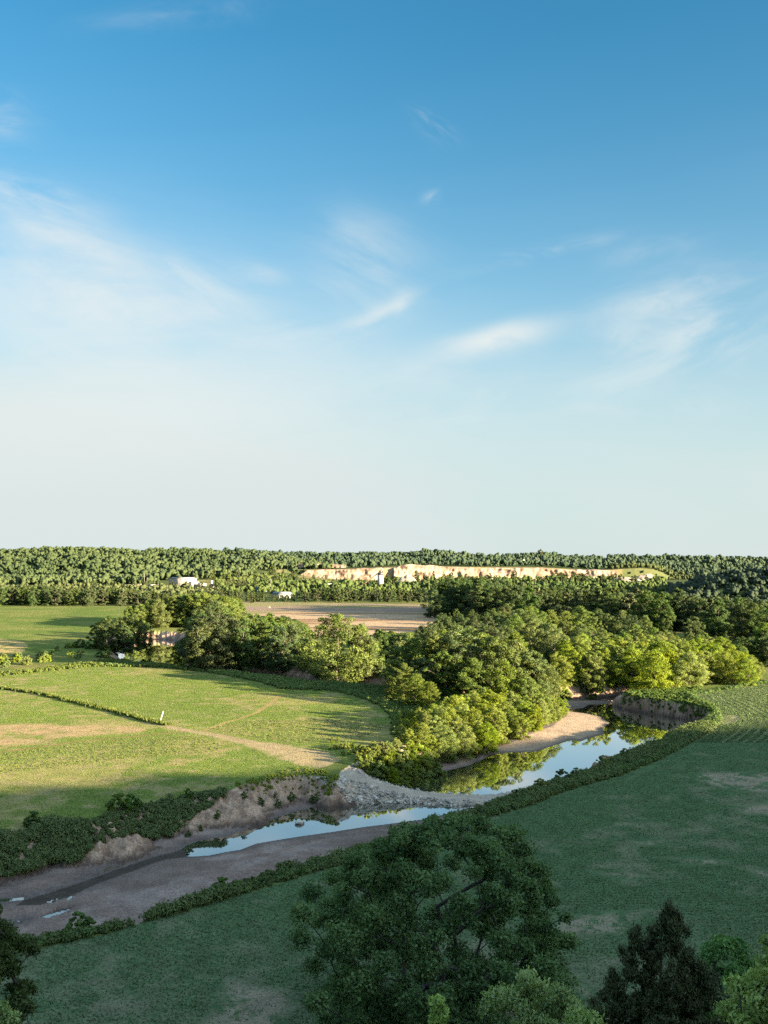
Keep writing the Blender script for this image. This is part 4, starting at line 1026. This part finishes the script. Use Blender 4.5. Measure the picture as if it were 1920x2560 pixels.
leftweed = PX([(564, 1964), (505, 1970), (380, 1992), (300, 2012), (217, 2042), (130, 2044), (0, 2073), (-120, 2100)], 1.0) + PX([(-120, 2250), (0, 2223), (109, 2183), (163, 2134), (244, 2104), (326, 2080), (423, 2062), (477, 2034), (560, 2008), (575, 1985)], -1.5)
weeds('bank_weeds', 'dark thick weeds hanging over the left river bank', leftweed, 1700, .5, 1.7, 100, .15, M_WEED, 32, rfac=.7)
litweed = PX([(585, 1958), (651, 1945), (700, 1930), (743, 1922), (800, 1925), (845, 1940), (841, 1958), (790, 1950), (743, 1944), (690, 1952), (651, 1962), (600, 1970)], 0)
weeds('bank_weeds', 'sunlit weeds along the edge of the crumbling bank', litweed, 240, .25, .6, 60, .13, M_WILLOW, 33)
headland = PX([(1556, 1742), (1592, 1750), (1654, 1760), (1693, 1766), (1732, 1771), (1767, 1781), (1800, 1785), (1779, 1768), (1728, 1739), (1760, 1716), (1640, 1724), (1560, 1731)], -.3)
weeds('bank_weeds', 'mixed weeds on top of the headland above the cut bank', headland, 900, .5, 1.0, 60, .19, M_WEED, 34)
insidestrip = PX([(250, 1655), (401, 1659), (532, 1671), (640, 1684), (720, 1694), (810, 1703), (900, 1709), (984, 1716), (1060, 1740), (1080, 1790), (1040, 1840), (977, 1833), (980, 1799), (960, 1770), (917, 1746), (845, 1727), (700, 1720), (640, 1701), (532, 1680), (401, 1666), (250, 1664)], .3)
weeds('bank_weeds', 'tall pale green weeds curving round the end of the left field', insidestrip, 2600, .6, 1.1, 46, .22, M_WEED, 35)
meadow = PX([(-150, 1700), (0, 1682), (120, 1668), (250, 1650), (330, 1645), (401, 1657), (532, 1671), (500, 1678), (400, 1668), (250, 1666), (120, 1678), (0, 1692), (-150, 1712)], .2)
weeds('bank_weeds', 'sunlit yellow green weeds along the far edge of the left field', meadow, 800, .5, 1.1, 46, .22, M_GRASSW, 36)
rg = np.random.default_rng(37)
for (px, py, z, n_, r) in ((700, 1985, -1.6, 1, 1), ): pass
for i, (px, py, z) in enumerate(((728, 1985, -2.0), (694, 2000, -2.4), (780, 1978, -1.8), (650, 2015, -2.8), (610, 2022, -2.9), (545, 2050, -2.8), (790, 1985, -2.2), (500, 2060, -2.6), (470, 2075, -2.8), (690, 1978, -1.4))):
    x, y = at(px, py, z); plant(DSH[i % 2], x, y, gz(x, y), rg.uniform(.9, 1.8), 'small green bush clinging to the eroded left bank', 'shrub', 'bushes clinging to the eroded bank', 1.1, name='shrub')
for px, py, h, lab in ((195, 2312, 2.2, 'small rounded bush rising from the near bank at lower left'), (550, 2212, 1.8, 'small bush on the near bank right of the gravel bar'), ):
    x, y = at(px, py+10, 0); plant(DSH[0], x, y, gz(x, y), h, lab, 'shrub', None, 1.5, name='shrub')
for i, (px, py, h) in enumerate(((1405, 1940, 2.0), (1440, 1932, 1.7), (1508, 1902, 1.9), (1562, 1880, 1.6), (1638, 1850, 1.4), (1350, 1965, 2.0), (1290, 1985, 1.4), (1200, 2030, 1.6))):
    x, y = at(px, py+8, 0); plant((DSH+SHR[:1])[i % 3], x, y, gz(x, y), h, 'leafy sapling on the river edge of the near bank', 'shrub', 'saplings along the near bank', rng.uniform(1.0, 1.4), name='shrub')
for i, (px, py, h) in enumerate(((325, 2010, 2.6), (296, 2018, 3.2), (80, 2050, 2.2), (470, 1980, 2.0))):
    x, y = at(px, py+14, 0); plant(DSH[i % 2], x, y, gz(x, y), h, 'taller dark bush rising from the weeds of the left bank', 'shrub', 'bushes in the weeds of the left bank', rng.uniform(1.1, 1.5), name='shrub')

# ------------------------------------------------------------------ crops and grass
def tufts(name, label, x, y, h, wd, mat_, seed, blades=3, tint=None, zz=None):
    rg = np.random.default_rng(seed); n_ = len(x); z = gzs(x, y) if zz is None else zz
    i = np.repeat(np.arange(n_), blades); m_ = len(i); a = rg.uniform(0, 6.283, m_); hh = h[i]*rg.uniform(.6, 1.15, m_); ww = wd[i]*rg.uniform(.7, 1.3, m_)
    ln = rg.uniform(.15, .8, m_)*hh; c, s = np.cos(a), np.sin(a)
    b = np.stack([x[i], y[i], z[i]-.02], 1); sd = np.stack([-s, c, c*0], 1)*ww[:, None]; top = b + np.stack([c*ln, s*ln, hh], 1); mid = b + np.stack([c*ln*.35, s*ln*.35, hh*.6], 1)
    V_ = np.stack([b-sd*.5, b+sd*.5, mid+sd, top, mid-sd], 1).reshape(-1, 3)
    k = np.arange(m_)*5; f4 = np.stack([k, k+1, k+2, k+4], 1); f3 = np.stack([k+4, k+2, k+3], 1)
    t = np.clip((rg.uniform(.1, .9, n_) if tint is None else tint)[i] + rg.normal(0, .12, m_), 0, 1)
    return tag(obj(name, mesh_np(name, V_, [f4, f3], mat_, col1(np.repeat(t, 5)))), label, 'plants', kind='stuff')
rg = np.random.default_rng(50)
def polysample(poly, n_, a0=-.43, a1=.43):
    P = np.array(poly); q = rg.uniform(P.min(0), P.max(0), (n_, 2)); x, y = q[:, 0], q[:, 1]
    k = (np.abs(x) < .52*y) & inpoly(x, y, poly); return x[k], y[k]
x, y = polysample(LEFTB, 420000)
n2 = fbm(x*.3, y*.3, 41, 4); n3 = fbm(x*1.4, y*1.4, 42, 3); n1 = fbm(x*.05, y*.05, 40, 4)
dens = .75 - .5*sstep(n2*.5+n1*.5, .46, .62)
d1, _ = pdist(x, y, TAN1); dens = np.where(inpoly(x, y, TAN1), dens*(1-.85*sstep(d1, 0, 6)), dens)
td, tw = pdist(x, y, TRACK, False, TRACKW); dens = np.where(td < tw+.5, dens*.12, dens)
for L in (EDGE2, CURVE): ed, _ = pdist(x, y, L, False); dens = np.where(ed < .7, dens*.1, dens)
bb = inpoly(x, y, BEANS) | inpoly(x, y, BEANS2)
dens = np.where(bb, sstep(n3, .35, .6)*.9, dens)
k = rg.random(len(x)) < dens; x, y, bb = x[k], y[k], bb[k]
zf = (fbm(x*.02, y*.02, 3, 3)-.5)*.5
zin = gzs(x, y)
tufts('crop_plants', 'low sunlit crop and stubble growing over the left field', x, y, np.where(bb, .17, .10)*rg.uniform(.6, 1.3, len(x)), np.where(bb, .07, .055), M_CROP, 51, 3, np.clip(.2+.7*fbm(x*.08, y*.08, 44, 4)+np.where(bb, -.15, 0), 0, 1), zin)
bx_, by_, = [], []
for a, b in zip(BERM[:-1], BERM[1:]):
    L = math.hypot(b[0]-a[0], b[1]-a[1]); q = int(L*13); t = rg.random(q); o1 = rg.normal(0, .7, q)
    bx_.append(a[0]+(b[0]-a[0])*t + o1*-(b[1]-a[1])/L); by_.append(a[1]+(b[1]-a[1])*t + o1*(b[0]-a[0])/L)
bx_, by_ = np.concatenate(bx_), np.concatenate(by_)
tufts('tall_grass', 'strip of tall grass crossing the left field to the marker pole', bx_, by_, rg.uniform(.6, 1.0, len(bx_)), np.full(len(bx_), .12), M_GRASSW, 52, 4)
RP = RIGHTB + [(140, 330), (150, 60), (-120, 60)]
x, y = polysample(RP, 2400000)
k = (y > 80) & (rg.random(len(x)) < np.clip(120/y, 0, 1)**1.3); x, y = x[k], y[k]
n2 = fbm(x*.3, y*.3, 41, 4); n1 = fbm(x*.05, y*.05, 40, 4); n3 = fbm(x*1.4, y*1.4, 42, 3)
dens = .85 - .55*sstep(n2*.55+n1*.45, .48, .66)
for b in BAREW: dens = np.where(inpoly(x, y, b), dens*.25, dens)
ed, _ = pdist(x, y, RIGHTB[13:], False)
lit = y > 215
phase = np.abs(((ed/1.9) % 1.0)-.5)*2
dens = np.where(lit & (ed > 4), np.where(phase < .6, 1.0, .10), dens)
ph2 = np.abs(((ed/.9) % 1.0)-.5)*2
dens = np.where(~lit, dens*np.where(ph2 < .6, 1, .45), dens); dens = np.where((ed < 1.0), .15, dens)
k = rg.random(len(x)) < dens; x, y, lit = x[k], y[k], lit[k]
zin = gzs(x, y)
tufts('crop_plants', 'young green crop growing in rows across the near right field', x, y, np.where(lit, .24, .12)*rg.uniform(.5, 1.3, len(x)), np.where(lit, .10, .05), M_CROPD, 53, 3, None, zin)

# ------------------------------------------------------------------ trees on the slope below the viewpoint
def big_tree(name, px, D, top, w, base_z, label, mat_, seed, k, per, size, trunk_r, shape='round', crown_base=.1, clump=(.05, .085), bark=None, asp=.6, squash=.8, upl=False, ht=None, rnd=.9, bend=None, up=.35, th=.62, cat='tree'):
    rg = np.random.default_rng(seed); x = xat(px, D); h = (depv(top, D)-base_z)
    cen, rad = crown_clumps(h, w, h*crown_base, k, rg, shape, *clump)
    per_ = np.maximum(12, per*(rad/np.mean(rad))**1.6)
    v, f, t = blob_leaves(cen, rad, per_, size, rg, squash, shell=.25, asp=asp, rnd=rnd, upl=upl, up=up)
    e = empty(name, (x, D, base_z), label, cat)
    obj('crown', mesh_np(name+'_crown', v, f, mat_, col1(t)), e)
    tv, tf = branch_mesh(cen, h*th, trunk_r, rg, (rg.normal(0, .04*h), 0), trunk_r*.05, 7, .15)
    obj('trunk', mesh_np(name+'_trunk', tv, tf, bark or M_DBARK, None, True), e)
    return e
def spire_tree(name, px, D, base_z, spires, label, mat_, seed, per, size, trunk_r, cat='tree'):
    """evergreen of several ragged spires: (sideways, away, foot, tip, radius) in metres"""
    rg = np.random.default_rng(seed); cen = []; rad = []
    for sx, sy, z0, z1, r in spires:
        n_ = int((z1-z0)*r*4.2)
        for q in range(n_):
            t = rg.random()**.8; a = rg.uniform(0, 6.283); w_ = r*(1-t)**.68*(.62+.5*math.sin(13*t+sx*3+2*a+q*.01)**2)*math.sqrt(rg.uniform(.15, 1))
            cen.append((sx + w_*math.cos(a), sy + w_*math.sin(a), z0 + (z1-z0)*t)); rad.append(rg.uniform(.22, .50)*(1-.3*t))
        cen.append((sx, sy, z1-.1)); rad.append(.14)
    cen = np.array(cen); rad = np.array(rad)
    v, f, t = blob_leaves(cen, rad, np.maximum(20, per*(rad/np.mean(rad))**2), size, rg, 1.25, shell=.2, asp=.24, rnd=.8, upl=True, up=.6)
    e = empty(name, (xat(px, D), D, base_z), label, cat)
    obj('crown', mesh_np(name+'_crown', v, f, mat_, col1(t)), e)
    tv, tf = branch_mesh(cen, max(q[3] for q in spires)*.86, trunk_r, rg, (0, 0), .008, 6, .06)
    obj('trunk', mesh_np(name+'_trunk', tv, tf, M_DBARK, None, True), e)
    return e
def bzh(px, D): return float(bluff_height(np.array([xat(px, D)]), np.array([D]))[0])
big_tree('cottonwood_tree', 1105, 82, 2036, 27, 0.0, 'broad dark cottonwood standing alone at the foot of the slope', M_NEAR, 801, 385, 400, .14, .6, 'round', .0, (.026, .068))
big_tree('leafy_tree', 1325, 44, 2412, 8.2, bzh(1305, 44), 'bright green young tree left of the dark cedar', M_LIGHT, 802, 110, 420, .075, .16, 'dome', .1, (.07, .12), upl=True)
big_tree('leafy_tree', 1090, 42, 2466, 4.8, bzh(1075, 42), 'small bright green treetop at the bottom edge below the cottonwood', M_LIGHT, 803, 46, 340, .085, .1, 'cone', .2, (.10, .16), upl=True)
big_tree('leafy_tree', 1450, 36, 2500, 5.0, bzh(1470, 36), 'pale green treetop at the bottom edge left of the cedar foot', M_LIGHT, 807, 40, 340, .08, .1, 'dome', .2, (.10, .16), upl=True)
cb = bzh(1632, 38); ct_ = depv(2258, 38)-cb
spire_tree('cedar_tree', 1632, 38, cb, [(.45, 0, 0, ct_, 3.4), (-.75, .3, 1.0, ct_-1.0, 3.0), (-1.6, .1, 0, ct_-2.6, 2.9), (1.5, 0, 0, ct_-2.0, 3.0), (.2, -1.0, 0, ct_-2.0, 3.4), (-.4, -.6, 0, ct_-3.0, 4.2)],
           'nearly black cedar with ragged pointed tops', M_CEDAR, 804, 230, .085, .16)
big_tree('leafy_tree', 1945, 29, 2300, 5.2, bzh(1945, 29), 'oak with lit green leaf tips at the right edge', M_LIGHT, 805, 80, 330, .07, .16, 'dome', .1, (.09, .14), upl=True)
big_tree('leafy_tree', 1800, 60, 2330, 10, bzh(1800, 60), 'dim green tree standing behind the right side of the cedar', M_NEAR, 806, 120, 330, .11, .22, 'dome', .05, (.06, .10))
big_tree('leafy_tree', -10, 52, 2245, 9.0, bzh(-35, 52), 'dark feathery tree cut by the lower left corner', M_DARK, 808, 150, 330, .10, .24, 'dome', .05, (.06, .10))
big_tree('leafy_tree', 20, 40, 2480, 4.5, bzh(-10, 40), 'paler young tree low in the left corner', M_LIGHT, 809, 44, 330, .08, .1, 'dome', .1, (.10, .15), upl=True)
big_tree('leafy_tree', 1740, 46, 2440, 7.0, bzh(1740, 46), 'low dark tree in the bottom right corner behind the cedar foot', M_DARK, 811, 90, 360, .10, .18, 'dome', .05, (.07, .12))
# low growth covering the slope of the bluff below the viewpoint
rg = np.random.default_rng(60)
sx = rg.uniform(-70, 110, 6500); sy = rg.uniform(-12, 100, 6500)
sv = BV[0]*sx + BV[1]*sy; sz = bluff_height(sx, sy)
k = (sv > -12) & (sv < 72) & (np.hypot(sx, sy) > 9) & (sz + 1.3 < np.where(sy > 0, 39.5 - .5*sy, 60))
sx, sy, sz = sx[k], sy[k], sz[k]; sh = rg.uniform(.4, 1.2, len(sx))
v, f, t = blob_leaves(np.stack([sx, sy, sz + sh*.3], 1), sh*.9, 46, .16, rg, .8, up=.6)
tag(obj('undergrowth', mesh_np('undergrowth', v, f, M_DARK, col1(t))), 'dense low undergrowth covering the steep slope below the viewpoint', 'undergrowth', kind='stuff')
